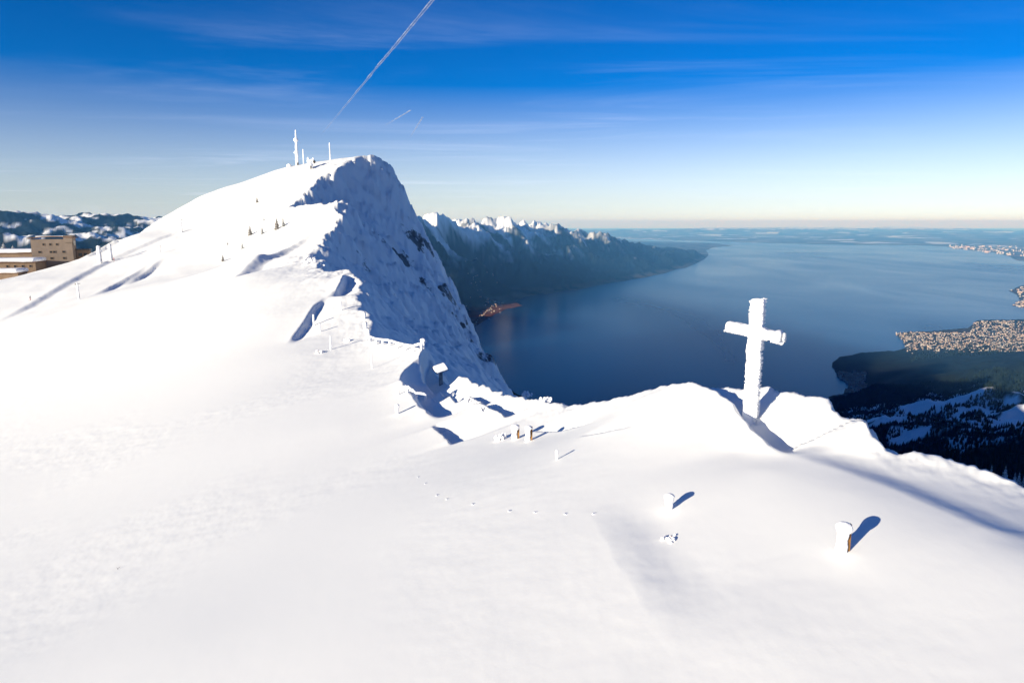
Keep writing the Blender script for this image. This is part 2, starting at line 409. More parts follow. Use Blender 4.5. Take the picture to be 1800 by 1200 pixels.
def scarps(x, y):
    out = np.zeros(x.shape)
    for p, h, w, soft, taper, flip in SCARPS:
        pa = np.array(p); mg = w * 6
        m = (x > pa[:, 0].min() - mg) & (x < pa[:, 0].max() + mg) & (y > pa[:, 1].min() - mg) & (y < pa[:, 1].max() + mg)
        if not m.any(): continue
        xx, yy = x[m], y[m]
        k = max(0.3, w * 0.25)
        d, t, sd = poly_dist(xx + (0.35 if soft == 0 else 0.12) * k * fbm(xx / k / 1.7, yy / k / 1.7, 3, 203), yy + (0.35 if soft == 0 else 0.12) * k * fbm(xx / k / 1.7, yy / k / 1.7, 3, 207), p)
        L = sum(math.dist(a_, b_) for a_, b_ in zip(p[:-1], p[1:]))
        e = sst(0, taper * L, t) * sst(0, taper * L, L - t)
        drop = h * np.exp(-d / w) * e * (sd < 0)
        if soft: drop = drop * sst(0, soft, d)
        else: drop = drop * sst(0, 0.12, d)
        rise = 0.25 * h * np.exp(-d / (w * 0.6)) * e * (sd >= 0)     # the lip of the drift
        if soft: drop = drop * 1.25; rise = 0.25 * h * np.exp(-d / (w * 0.6)) * e * ((sd >= 0) + (sd < 0) * (1 - sst(0, soft, d)))
        out[m] += rise - drop
    return out
def near_z(x, y):
    r = np.hypot(x, y)
    amp = np.clip(r / 60, 0.12, 6)
    # the crest wanders and breaks into small cornices
    wf = sst(60, 160, r)
    wx = x + (1 - wf) * 0.30 * fbm(x / 1.9, y / 1.9, 5, 1, 0.6) + wf * 2.6 * fbm(x / 13, y / 13, 5, 3, 0.6)
    wy = y + (1 - wf) * 0.30 * fbm(x / 1.9, y / 1.9, 5, 9, 0.6) + wf * 2.6 * fbm(x / 13, y / 13, 5, 13, 0.6)
    S = S_rbf(x, y)
    C = C_rbf(wx, wy)
    f = sst(120, 330, r)
    # wind-drifted snow
    und = 0.006 * fbm(x / 2.0, y / 1.4, 4, 4, 0.6) * np.clip(r / 30, 0.4, 2) * (0.3 + 1.4 * sst(-0.1, 0.5, fbm(x / 17, y / 17, 2, 241))) + 0.45 * f * fbm(x / 30, y / 30, 3, 5)
    bx, by, _ = at(768, 662, 66.5)
    bd = np.hypot((x - bx) / 3.4, (y - by) / 8.5)
    S = S + und + scarps(x, y) - 2.0 * np.clip(1 - bd * bd, 0, 1)
    S = S + np.exp(-np.clip(C - S, 0, 50) / (0.05 * r)) * ((1 - wf) * 0.09 * fbm(x / 1.1, y / 1.1, 4, 227, 0.6) + wf * 0.6 * fbm(x / 7, y / 7, 5, 229, 0.6))
    dep = np.clip((S - C), 0, 60)
    gully = ridged(x / 75 + 0.3 * fbm(x / 40, y / 40, 2, 23), y / 26, 4, 21, 0.55)
    C = C + np.clip(dep / 14, 0, 1) * f * (gully - 1.05) * (1.0 + 5.0 * sst(8, -40, C)) + np.clip(dep / 3, 0, 1) * np.clip(r / 130, 0.05, 1) * (0.15 * fbm(x / 4.5, y / 4.5, 4, 31) + f * 2.0 * (ridged(x / 46 + 0.4 * fbm(x / 25, y / 25, 2, 33), y / 6.5, 4, 35, 0.6) - 1.0))
    k = np.clip(r * 0.006, 0.06, 1.2)
    h = np.clip(0.5 + 0.5 * (C - S) / k, 0, 1)
    Z = C + (S - C) * h - k * h * (1 - h)
    w = sst(620, 1150, r)
    Z = Z * (1 - w) + far_land(x, y) * w
    rock = np.clip(dep / 8, 0, 1) * f * sst(12, -12, C) * (0.26 + 0.40 * sst(-0.05, 0.5, fbm(x / 26, y / 40 + C / 60, 4, 71)))
    return Z, rock
def z_safe(C):
    return np.clip(C, -400, 100)
def far_land(x, y):
    r = np.hypot(x, y)
    z = FAR_rbf(x, y)
    a = np.clip((z - LAKE) / 500, 0, 1) * sst(500, 1600, r) * np.where((x < 0) & (y > 0) & (r < 7000), 0.08, 1.0)
    return z + a * (90 * (ridged(x / 900, y / 900, 5, 51) - 1.0) + 25 * fbm(x / 240, y / 240, 4, 61))

az = np.r_[np.linspace(-180, -46, 40, endpoint=False), np.linspace(-46, -40, 24, endpoint=False), np.linspace(-40, 40, 900, endpoint=False), np.linspace(40, 46, 24, endpoint=False), np.linspace(46, 180, 40, endpoint=False)]
def steps(*segs):
    out = []
    for a, b_, s in segs:
        n = max(2, int(math.log(b_ / a) / s)); out.append(np.geomspace(a, b_, n, endpoint=False))
    out.append([segs[-1][1]])
    return np.concatenate(out)
rad = steps((0.5, 7, 0.12), (7, 60, 0.0062), (60, 220, 0.0054), (220, 520, 0.0075), (520, 1500, 0.02))
A, Rr = np.meshgrid(R(1) * az, rad)
X, Y = Rr * np.sin(A), Rr * np.cos(A)
Z, rock = near_z(X, Y)
ground = grid_mesh('mountain', X, Y, Z, M_SNOW, {'rock': rock.ravel()}, wrap=True)
tag(ground, 'snow covered mountain slope rising to a rocky summit with a shaded cliff', None, None, 'structure')
print('mountain', X.size)

lake = raw_mesh('lake', [(-160000, -30000, LAKE), (160000, -30000, LAKE), (160000, 200000, LAKE), (-160000, 200000, LAKE)], [(0, 1, 2, 3)], M_LAKE, smooth=False)
tag(lake, 'wide blue lake far below the cliff', None, None, 'structure')

# ------------------------------------------------------------------ far land: valley, lake shores, ranges
def shore(pts):
    return [at_z(px, py, LAKE)[:2] for px, py in pts]
P_NEAR = [(-6000, -6000), (-2600, 6800), (-1900, 7700), (-800, 6200), (0, 5200), (900, 4700)] + shore([(1300, 760), (1400, 715), (1455, 698), (1485, 691), (1497, 678), (1475, 662), (1461, 641), (1478, 627), (1515, 620), (1570, 616), (1596, 612), (1590, 598), (1571, 586), (1610, 582), (1700, 576), (1714, 563), (1800, 561), (1950, 556), (2300, 545)]) + [(30000, 14000), (9000, -6000)]
P_HEAD = shore([(1769, 512), (1786, 504), (1810, 499), (1900, 492), (2300, 500), (2300, 545), (1850, 545), (1800, 541), (1776, 537), (1791, 528), (1786, 519)])
P_NORTH = shore([(1786, 459), (1830, 458), (2400, 470)]) + [(130000, 40000), (150000, 160000), (-70000, 160000), (-10000, 105000)] + shore([(1000, 416), (1100, 420), (1240, 424), (1300, 426), (1400, 429), (1500, 431), (1600, 431), (1660, 434), (1700, 440), (1760, 447)])
P_SOUTH = shore([(700, 640), (800, 592), (829, 576), (845, 568), (863, 560), (875, 551), (891, 543), (917, 537), (904, 530), (921, 521), (946, 518), (1010, 510), (1074, 498), (1139, 487), (1203, 471), (1236, 460), (1248, 449), (1245, 440), (1256, 435), (1290, 432), (1255, 427), (1150, 424), (1000, 420), (600, 412)]) + [(-60000, 60000), (-60000, 2000), (-6000, 3000), (-2600, 6800)]
SOUTH = [at_z(px, py, LAKE + h) for px, py, h in ((829, 576, 3), (863, 560, 3), (891, 542, 3), (917, 537, 3), (921, 521, 5), (946, 518, 5), (1010, 510, 5), (1074, 498, 5), (1139, 487, 5), (1203, 471, 5), (1236, 460, 5), (1248, 449, 5), (1245, 440, 5), (1290, 432, 5),
                                                 (830, 545, 10), (860, 530, 12), (800, 560, 10), (815, 512, 60), (850, 508, 70), (880, 508, 80), (780, 560, 40), (1200, 430, 60), (1100, 425, 40))]
SOUTH += [at(px, py, Y * 1000) for px, py, Y in ((640, 384, 13), (700, 380, 14), (742, 377, 15), (765, 386, 16), (790, 390, 16.5), (815, 396, 17.5), (845, 398, 18.5), (880, 389, 20), (892, 386, 20), (905, 391, 20.3), (925, 383, 20.8), (936, 396, 21), (960, 403, 21.5), (990, 396, 22.5), (1010, 401, 23),
                                                (1040, 415, 24.5), (1060, 416, 25), (1082, 420, 26), (1100, 425, 27), (1140, 434, 29), (1200, 437, 31.5), (1245, 440, 33),
                                                (760, 440, 13.5), (840, 450, 15.5), (900, 455, 17.5), (960, 455, 19), (1020, 455, 20.5), (1080, 455, 22.5), (1140, 455, 25),
                                                (0, 380, 9.5), (-150, 376, 9.5), (60, 383, 10), (100, 389, 10.5), (130, 394, 10.5), (170, 391, 11), (210, 386, 11.5), (235, 387, 11.5), (258, 392, 12), (330, 388, 12.5), (450, 384, 13), (550, 384, 13),
                                                (0, 408, 7.6), (110, 409, 7.6), (160, 403, 7.4), (230, 402, 7.6), (280, 410, 8), (60, 428, 6.2), (150, 430, 6), (220, 425, 6), (0, 440, 5), (-150, 420, 6))]
SOUTH += [(-1500, 9500, LAKE + 10), (-2700, 8700, LAKE + 15), (-2500, 10500, LAKE + 40), (-4200, 7800, LAKE + 150), (-6000, 6800, LAKE + 500)]
SOUTH += [(x * 1.25, y * 1.25, z - 500) for x, y, z in SOUTH[23:45]]
SOUTH += [(-60000, 60000, -600), (-30000, 40000, -300), (-20000, 12000, -200), (-10000, 4000, -300)]
S_far = RBF(SOUTH, 'lin', scale=5000.0)

def land_z(x, y):
    r = np.hypot(x, y)
    wob = np.clip(r / 14000, 0.2, 3)
    qx = x + 60 * wob * fbm(x / (400 * wob), y / (400 * wob), 3, 81); qy = y + 90 * wob * fbm(x / (400 * wob), y / (400 * wob), 3, 87)
    z = np.full(x.shape, LAKE - 40.0); zone = np.zeros(x.shape, int)
    def shore_h(poly):
        d, _, _ = poly_dist(qx, qy, poly + poly[:1]); return inside(qx, qy, poly), d
    i, d = shore_h(P_NORTH)
    h = LAKE + 4 + 60 * sst(0, 8000, d) + 420 * sst(6000, 40000, d) * (0.75 + 0.5 * fbm(x / 9000, y / 6000, 4, 95))
    dj = (y - 96000 - 0.18 * x) / 9000
    h = h + np.exp(-dj * dj) * (420 + 160 * fbm(x / 7000, y / 9000, 4, 101))
    z = np.where(i, h, z); zone = np.where(i, 3, zone)
    i, d = shore_h(P_HEAD)
    z = np.where(i, LAKE + 3 + 60 * sst(0, 3000, d), z); zone = np.where(i, 2, zone)
    i, d = shore_h(P_SOUTH)
    s = S_far(x, y)
    a = np.clip((s - LAKE) / 900, 0, 1)
    a = a * np.where(x < -0.3 * y, 0.45, 1.0)
    s = s + a * (380 * (ridged(x / 2300, y / 2300, 6, 111, 0.5) - 1.2) + 50 * (ridged(x / 600, y / 600, 4, 113, 0.55) - 1.1) + 40 * fbm(x / 300, y / 300, 3, 117))
    s = LAKE + 3 + np.maximum(s - LAKE, 0) * sst(0, 500, d)
    m = i & (s > z); z = np.where(m, s, z); zone = np.where(m, 4, zone)
    i, d = shore_h(P_NEAR)
    s = LAKE + 3 + np.maximum(far_land(x, y) - LAKE, 0) * sst(-50, 500, d)
    s = np.where(r < 1600, np.minimum(s, far_land(x, y)), s)
    m = i & (s > z); z = np.where(m, s, z); zone = np.where(m, 1, zone)
    return z, zone

MEADOWS = [(1556, 718, 28, 16), (1590, 722, 22, 13), (1640, 708, 34, 14), (1688, 696, 26, 12), (1655, 724, 40, 11), (1712, 720, 22, 12), (1745, 735, 26, 8), (1790, 742, 30, 16), (1776, 764, 26, 10), (1800, 770, 30, 12), (1600, 757, 22, 4), (1660, 754, 26, 3), (1530, 712, 26, 6), (1795, 690, 16, 8), (1850, 740, 60, 25)]
faz = np.r_[np.linspace(-75, -39, 60, endpoint=False), np.linspace(-39, -9, 290, endpoint=False), np.linspace(-9, 14, 400, endpoint=False), np.linspace(14, 39, 250, endpoint=False), np.linspace(39, 75, 60)]
frad = steps((1150, 9000, 0.009), (9000, 34000, 0.0075), (34000, 125000, 0.016))
A, Rr = np.meshgrid(R(1) * faz, frad)
X, Y = Rr * np.sin(A), Rr * np.cos(A)
Z, zone = land_z(X, Y)
Z = np.where(Rr < 1500, np.minimum(Z, near_z(X, Y)[0]) - 12 * (1500 - Rr) / 350, Z)
# cover
gz_r = np.gradient(Z, axis=0) / np.gradient(Rr, axis=0)
alt = Z - LAKE + 372
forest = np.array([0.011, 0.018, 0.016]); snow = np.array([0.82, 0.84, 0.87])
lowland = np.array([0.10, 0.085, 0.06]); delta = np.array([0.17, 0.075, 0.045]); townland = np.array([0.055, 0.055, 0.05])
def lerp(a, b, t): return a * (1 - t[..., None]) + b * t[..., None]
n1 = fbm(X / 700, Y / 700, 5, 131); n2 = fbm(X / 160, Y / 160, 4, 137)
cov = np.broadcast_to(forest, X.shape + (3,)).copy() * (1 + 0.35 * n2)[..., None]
# lake-side lowland
low = sst(120, 20, Z - LAKE) * (zone > 1)
cov = lerp(cov, lowland * (1 + 0.4 * n1)[..., None], low * sst(-0.35, 0.15, n1 + 0.15))
vx, vy, _ = at_z(845, 548, LAKE)
dd = np.hypot((X - vx) / 1900, (Y - vy) / 1700)
cov = lerp(cov, delta * (1 + 0.5 * n2)[..., None], sst(1.15, 0.7, dd + 0.25 * n1) * sst(70, 20, Z - LAKE))
# town ground on the right shore
tx, ty, _ = at_z(1760, 592, LAKE + 30)
dt = np.hypot((X - tx) / 2300, (Y - ty) / 1500)
cov = lerp(cov, townland * (1 + 0.5 * n2)[..., None], sst(1.1, 0.8, dt) * (zone == 1))
# snow high up, broken by ribs of forest and rock
rib = ridged(X / 1300, Y / 1300, 5, 143)
sn = sst(1250, 2150, alt + 330 * n1 + 260 * (rib - 1.0) * 2 + 200 * n2)
sn = np.where(zone == 4, sn, 0)
left = (zone == 4) & (X < -0.3 * Y)
snl = sst(0.10, 0.32, n1 + 0.4 * n2) * sst(900, 1350, alt)
sn = np.where(left, snl, sn)
nearz = (zone == 1) & (Y > 900) & (X > 0)
# snowy pastures below the cliff
mv = np.full(X.shape, -9.0)
for px, py, wx, wy in MEADOWS:
    zz = -1010.0 if py > 700 else -1040.0
    for _ in range(4):
        c = at_z(px, py, zz); zz = float(land_z(np.array([[c[0]]]), np.array([[c[1]]]))[0][0, 0])
    e = at_z(px + wx, py, zz); f_ = at_z(px, py - wy, zz)
    rx_, ry_ = e[0] - c[0], f_[1] - c[1]
    th = math.atan2(c[0], c[1]); dx, dy = X - c[0], Y - c[1]
    # ellipse, long axis across
    mv = np.maximum(mv, 1.45 - np.hypot((dx * math.cos(th) - dy * math.sin(th)) / rx_, (dx * math.sin(th) + dy * math.cos(th)) / ry_))
meadow_f = sst(0.0, 0.10, mv + 0.5 * fbm(X / 210, Y / 210, 4, 151) - 0.02)
sn = np.where(nearz, np.maximum(meadow_f, 0), sn)
sn = np.where((zone == 1) & (Rr < 1500), 0.9, sn)
sn = np.where((zone == 1) & (X < 0) & (alt > 1500), np.maximum(sn, 0.9), sn)
# far plain: patches of field, wood, high snow, and low mist painted white
pl = (zone == 3)
cov = np.where(pl[..., None], lerp(np.broadcast_to(np.array([0.05, 0.06, 0.05]), cov.shape), np.broadcast_to(np.array([0.20, 0.17, 0.13]), cov.shape), sst(-0.2, 0.4, fbm(X / 2200, Y / 3000, 4, 161))), cov)
sn = np.where(pl, np.maximum(sst(1000, 1250, alt + 150 * n1), 0.8 * sst(0.42, 0.6, fbm(X / 5000, Y / 4200, 4, 167)) * sst(50000, 60000, Rr)), sn)
hd = (zone == 2)
cov = np.where(hd[..., None], townland * 0.9, cov)
cov = lerp(cov, np.broadcast_to(snow, cov.shape), np.clip(sn, 0, 1))
nr_, nc_ = X.shape
idx = np.arange(nr_ * nc_).reshape(nr_, nc_)
quads = np.stack([idx[:-1, :-1], idx[:-1, 1:], idx[1:, 1:], idx[1:, :-1]], -1).reshape(-1, 4)
zf = zone.ravel(); zf = np.where((zf == 4) & (X.ravel() < -0.3 * Y.ravel()), 5, zf)
fzone = zf[quads].max(1)
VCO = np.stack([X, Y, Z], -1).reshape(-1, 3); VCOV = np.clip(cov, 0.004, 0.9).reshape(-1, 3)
for zid, nm, lb in ((1, 'valley', 'shaded forested valley with snowy pastures below the cliff, down to the lake bay'),
                    (2, 'headland', 'low built-up headland reaching into the lake at the right edge'),
                    (3, 'far_plain', 'hazy far plain with pale streaks along the horizon'),
                    (4, 'mountain_range', 'dark blue mountain range with snowy peaks across the lake'),
                    (5, 'mountain_range', 'dark forested hills with snow patches behind the hotel')):
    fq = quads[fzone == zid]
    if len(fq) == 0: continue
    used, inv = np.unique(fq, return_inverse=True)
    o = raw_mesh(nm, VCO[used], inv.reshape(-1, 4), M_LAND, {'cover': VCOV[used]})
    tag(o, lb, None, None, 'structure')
print('land', X.size)

# ------------------------------------------------------------------ haze
hm = bpy.data.materials.new('haze_air'); hm.use_nodes = True
hn, hl = hm.node_tree.nodes, hm.node_tree.links
hn.clear()
ho = hn.new('ShaderNodeOutputMaterial'); hv = hn.new('ShaderNodeVolumePrincipled')
hv.inputs['Color'].default_value = (0.14, 0.46, 1.0, 1)
hv.inputs['Absorption Color'].default_value = (0.8, 0.8, 0.8, 1)
hv.inputs['Density'].default_value = 1.9e-5
hv.inputs['Anisotropy'].default_value = 0.0
hl.new(hv.outputs[0], ho.inputs['Volume'])
hx, hy0, hy1, hz0, hz1 = 170000, -40000, 210000, LAKE - 120, 420
hc = [(sx * hx, yy, zz) for zz in (hz0, hz1) for yy in (hy0, hy1) for sx in (-1, 1)]
haze = raw_mesh('haze', hc, [(0, 2, 3, 1), (4, 5, 7, 6), (0, 1, 5, 4), (2, 6, 7, 3), (0, 4, 6, 2), (1, 3, 7, 5)], hm, smooth=False)
tag(haze, 'pale blue haze over the lake', 'haze', None, 'stuff')

# ------------------------------------------------------------------ small builders
def hit(px, py, y0=6.0, y1=620.0):
    """where the ray through that place of the photograph meets the mountain"""
    d = ray(px, py)
    yy = np.geomspace(y0, y1, 900); t = yy / d[1]
    z = near_z(d[0] * t, yy)[0]
    below = np.nonzero(z >= d[2] * t)[0]
    if len(below) == 0: return at(px, py, 300)
    i = max(below[0], 1)
    a = np.linspace(yy[i - 1], yy[i], 12); t = a / d[1]
    z = near_z(d[0] * t, a)[0]
    j = np.nonzero(z >= d[2] * t)[0]; j = j[0] if len(j) else 11
    return (d[0] * t[j], a[j], z[j])
def gz(x, y):
    return float(near_z(np.array([x]), np.array([y]))[0][0])
def scale_at(p):
    """pixels of the photograph per metre at that point"""
    return F / (p[1] * CP - p[2] * SP)
def empty(name, loc, rz=0.0):
    o = bpy.data.objects.new(name, None); o.location = loc; o.rotation_euler = (0, 0, rz); o.empty_display_size = 0.2
    col.objects.link(o); return o
def mesh_obj(name, verts, faces, mat, parent=None, smooth=False, mats=None, midx=None):
    me = bpy.data.meshes.new(name); me.from_pydata([tuple(v) for v in verts], [], [tuple(f) for f in faces]); me.update()
    for m in (mats or [mat]): me.materials.append(m)
    if midx is not None: me.polygons.foreach_set('material_index', np.array(midx, np.int32))
    if smooth: me.polygons.foreach_set('use_smooth', np.ones(len(me.polygons), bool))
    o = bpy.data.objects.new(name, me); col.objects.link(o)
    if parent: o.parent = parent
    return o
def copy_tree(o, parent=None):
    c = o.copy(); col.objects.link(c); c.parent = parent
    for ch in o.children: copy_tree(ch, c)
    return c
def box_vf(x0, x1, y0, y1, z0, z1):
    v = [(x0, y0, z0), (x1, y0, z0), (x1, y1, z0), (x0, y1, z0), (x0, y0, z1), (x1, y0, z1), (x1, y1, z1), (x0, y1, z1)]
    f = [(0, 3, 2, 1), (4, 5, 6, 7), (0, 1, 5, 4), (1, 2, 6, 5), (2, 3, 7, 6), (3, 0, 4, 7)]
    return v, f
class MB:
    def __init__(s): s.v, s.f = [], []
    def add(s, v, f):
        n = len(s.v); s.v += [tuple(p) for p in v]; s.f += [tuple(i + n for i in q) for q in f]; return s
    def box(s, *a): return s.add(*box_vf(*a))
    def tube(s, pts, rads, m=8):
        pts = [Vector(p) for p in pts]; v, f = [], []
        for i, p in enumerate(pts):
            d = (pts[min(i + 1, len(pts) - 1)] - pts[max(i - 1, 0)]).normalized()
            a = d.orthogonal().normalized() if abs(d.z) < 0.99 else Vector((1, 0, 0)); b_ = d.cross(a).normalized()
            for k in range(m):
                t = 2 * math.pi * k / m; v.append(p + (a * math.cos(t) + b_ * math.sin(t)) * float(rads[i]))
        for i in range(len(pts) - 1):
            for k in range(m):
                f.append((i * m + k, i * m + (k + 1) % m, (i + 1) * m + (k + 1) % m, (i + 1) * m + k))
        f.append(tuple(range(m))[::-1]); f.append(tuple(range((len(pts) - 1) * m, len(pts) * m)))
        return s.add(v, f)
    def build(s, name, mat, parent=None, smooth=False): return mesh_obj(name, s.v, s.f, mat, parent, smooth)

M_RIME, nt, nl, b = new_mat('rime_ice', (0.90, 0.90, 0.91), 0.6, 0.2)
add_bump(nt, nl, b, [(14.0, 0.5, 0.05, (1, 1, 1), 5)])
M_WOOD = noisy_mat('weathered_wood', (0.30, 0.15, 0.04), (0.14, 0.06, 0.02), 9, 0.7)
M_STEEL = noisy_mat('galvanised_steel', (0.30, 0.31, 0.32), (0.18, 0.18, 0.19), 3, 0.5, 0.4)
M_DARK = noisy_mat('dark_metal', (0.05, 0.05, 0.055), (0.09, 0.085, 0.08), 4, 0.6)
M_ROOFSNOW = noisy_mat('roof_snow', (0.86, 0.87, 0.89), (0.80, 0.81, 0.84), 0.6, 0.6)

def rime_bar(p0, p1, w, d, amp, seed, cap=0.5, n=None, m=28, prof=None, sq=3.2, up=None):
    """a rime-crusted beam from p0 to p1: rounded square section, lumpy and feathered"""
    p0, p1 = Vector(p0), Vector(p1); ax = p1 - p0; L = ax.length; ax.normalize()
    up = Vector(up) if up else (Vector((0, 1, 0)) if abs(ax.z) > 0.7 else Vector((0, 0, 1)))
    sx = ax.cross(up).normalized(); sy = sx.cross(ax).normalized()
    n = n or max(16, int(L / max(w, d) * 14))
    T, Th = np.meshgrid(np.linspace(0, 1, n), np.linspace(0, 2 * np.pi, m, endpoint=False), indexing='ij')
    ca, sa = np.cos(Th), np.sin(Th)
    rr_ = (np.abs(ca) ** sq + np.abs(sa) ** sq) ** (-1 / sq)
    e = np.clip(np.minimum(T, 1 - T) * L / (cap * min(w, d)), 0, 1); e = np.sqrt(1 - (1 - e) ** 2)
    a = T * L / max(w, d)
    nz = lambda k, sd: perlin(a * k + seed, ca * k * 0.55 + 3.1 * sd, sd) + perlin(a * k + 9.7, sa * k * 0.55 + seed, sd + 5)
    disp = amp * (0.55 * nz(1.1, 1) + 0.35 * nz(3.0, 2) + 0.25 * np.abs(nz(7.0, 3)))
    pf = np.ones_like(T) if prof is None else prof(T)
    hx = (rr_ * 0.5 * w * pf + disp) * e; hy = (rr_ * 0.5 * d * pf + disp) * e
    P = np.array(p0)[None, None] + T[..., None] * L * np.array(ax) + (hx * ca)[..., None] * np.array(sx) + (hy * sa)[..., None] * np.array(sy)
    idx = np.arange(n * m).reshape(n, m); idx = np.c_[idx, idx[:, :1]]
    f = np.stack([idx[:-1, :-1], idx[:-1, 1:], idx[1:, 1:], idx[1:, :-1]], -1).reshape(-1, 4)
    return P.reshape(-1, 3), f
def rime_obj(name, parent, *args, mat=None, **kw):
    v, f = rime_bar(*args, **kw)
    o = raw_mesh(name, v, f, mat or M_RIME); o.parent = parent
    return o

# ------------------------------------------------------------------ summit cross
cb = hit(1317, 742, 15, 40)
k = scale_at(cb)
H = 224 / k
cross = empty('summit_cross', (cb[0], cb[1], cb[2] - 0.12), R(-32))
tag(cross, 'tall summit cross crusted white with rime ice on the rounded snow top', 'cross')
rime_obj('upright', cross, (0, 0, -0.3), (0.03, 0.02, H), 0.48, 0.44, 0.05, 3, cap=0.18, n=150, m=56, sq=7, prof=lambda t: 1.0 + 0.12 * np.clip((0.12 - t) / 0.12, 0, 1) + 0.04 * np.sin(t * 11))
bl = 1.10
rime_obj('crossbar', cross, (-bl, -0.16, H * 0.755 + 0.12), (bl * 0.98, -0.16, H * 0.755 - 0.18), 0.50, 0.42, 0.05, 8, cap=0.3, n=120, m=56, sq=5, prof=lambda t: 0.95 + 0.30 * np.clip((t - 0.80) / 0.2, 0, 1))
# feathers of rime on the lee edges
rnd = random.Random(2); fv, ff = [], []
def feather(p, d, l, w):
    d = Vector(d).normalized(); a = d.orthogonal().normalized(); b_ = d.cross(a); n = len(fv); p = Vector(p)
    fv.extend([p + a * w, p - a * 0.5 * w + b_ * 0.87 * w, p - a * 0.5 * w - b_ * 0.87 * w, p + d * l]); ff.extend([(n, n + 1, n + 3), (n + 1, n + 2, n + 3), (n + 2, n, n + 3)])
for i in range(700):
    z = H * rnd.random(); ed = rnd.choice((-1, 1)); x = 0.21 + 0.01 * rnd.random()
    feather((x, ed * 0.17 + 0.1 * (rnd.random() - 0.5), z), (1, ed * 0.5 + 0.5 * (rnd.random() - 0.5), 0.3 * rnd.random()), 0.05 + 0.11 * rnd.random(), 0.05)
for i in range(200):
    z = H * rnd.random()
    feather((-0.20, 0.4 * (rnd.random() - 0.5), z), (-1, rnd.random() - 0.5, 0.4 * (rnd.random() - 0.3)), 0.02 + 0.05 * rnd.random(), 0.035)
for i in range(260):
    q = rnd.random(); x = -bl + 2 * bl * q; z0 = H * 0.755 + 0.12 - 0.28 * q
    feather((x, -0.16 + 0.34 * (rnd.random() - 0.5), z0 - 0.17 - 0.05 * (q > 0.8)), (0.2 * (rnd.random() - 0.5), 0.3 * (rnd.random() - 0.5), -1), 0.03 + 0.07 * rnd.random(), 0.035)
for i in range(90):
    a = rnd.random() * 6.28; r_ = 0.16 * rnd.random() ** 0.5
    feather((bl * 1.0, -0.16 + r_ * math.cos(a), H * 0.755 - 0.16 + r_ * math.sin(a)), (1, rnd.random() - 0.5, rnd.random() - 0.7), 0.04 + 0.08 * rnd.random(), 0.04)
o = mesh_obj('rime_feathers', fv, ff, M_RIME, cross); o['kind'] = 'stuff'

# ------------------------------------------------------------------ posts along the ridge path
def wood_post(px, py, hpx, wpx, label, seed, rime_left=1.0, gaps=((0.0, 0.16), (0.42, 0.6)), lean=0.0, group=None):
    p = hit(px, py, 8, 130); k = scale_at(p); h = hpx / k; w = wpx / k
    t = empty('trail_post', (p[0], p[1], p[2] - 0.02))
    tw = 0.24 * w
    MB().box(-tw / 2, tw / 2, -tw / 2, tw / 2, -0.3, h * 0.93).build('post', M_WOOD, t)
    def prof(q):
        o = 0.75 + 0.45 * sst(0.45, 0.95, q)
        return o
    ox = 1.0 if gaps else 0.25
    v, f = rime_bar((-0.42 * w * ox, -0.02, -0.1), (-0.30 * w * ox + lean, -0.02, h), w * 0.85, w * 0.75, 0.10 * w, seed, cap=0.5, n=46, m=28, sq=2.4, prof=prof)
    # rime grows on the windward side; the lee side of the post stays bare where it broke off
    zz = v[:, 2] / h
    for g0, g1 in gaps:
        g = sst(g0 - 0.07, g0, zz) * sst(g1 + 0.07, g1, zz)
        v[:, 0] = np.where(v[:, 0] > -0.08 * w, v[:, 0] * (1 - g) - 0.2 * w * g, v[:, 0])
    o = raw_mesh('rime', v, f, M_RIME); o.parent = t
    tag(t, label, 'post', group)
    return t
wood_post(1489, 967, 55, 27, 'wooden trail post with ochre wood showing under a rime cap, nearest the camera', 11)
wood_post(1177, 894, 30, 18, 'short stubby trail post fully coated in rime with a long blue shadow', 23, gaps=())
wood_post(911, 770, 26, 16, 'left one of two close trail posts beside the drift, wood edge showing', 31, gaps=((0.25, 0.6),))
wood_post(934, 773, 27, 15, 'right one of two close trail posts, with the longer blue shadow', 37, gaps=((0.2, 0.75),))
wood_post(979, 807, 19, 6, 'thin low trail post standing alone right of the two close posts', 41, gaps=())
wood_post(699, 727, 18, 9, 'rimed trail post at the left foot of the shaded hollow', 43, gaps=())
wood_post(745, 613, 19, 11, 'fat rimed end post on the rim of the shaded hollow', 47, gaps=())

def marker_pole(px, py, hpx, wpx, label, seed):
    p = hit(px, py, 40, 520); k = scale_at(p); h = hpx / k; w = wpx / k
    t = empty('marker_pole', (p[0], p[1], p[2] - 0.05))
    MB().tube([(0, 0, -0.3), (0, 0, h)], [w * 0.25, w * 0.22], 6).build('pole', M_WOOD, t)
    rime_obj('rime', t, (-w * 0.12, 0, 0.0), (-w * 0.12, 0, h * 1.02), w, w * 0.8, 0.12 * w, seed, n=30, m=12)
    return tag(t, label, 'pole', 'marker poles on the narrow ridge')
marker_pole(552, 572, 20, 3, 'rimed marker pole beside the long curved snow step', 3)
marker_pole(563, 583, 15, 3, 'short rimed marker pole right of the curved snow step', 5)
marker_pole(582, 614, 24, 3, 'tall thin marker pole in the middle of the bench below the crest', 6)
marker_pole(600, 545, 16, 3, 'upper marker pole on the bench just below the jagged crest', 9)
marker_pole(654, 647, 26, 2.2, 'thin slanting marker pole below the crest railing', 12)
marker_pole(640, 560, 13, 7, 'fat rimed marker post on the crest edge above the cliff', 14)
marker_pole(643, 578, 13, 7, 'rimed marker post on the crest edge, next below the fat one', 15)
marker_pole(648, 593, 16, 8, 'rimed corner post where the crest edge meets the railing', 16)

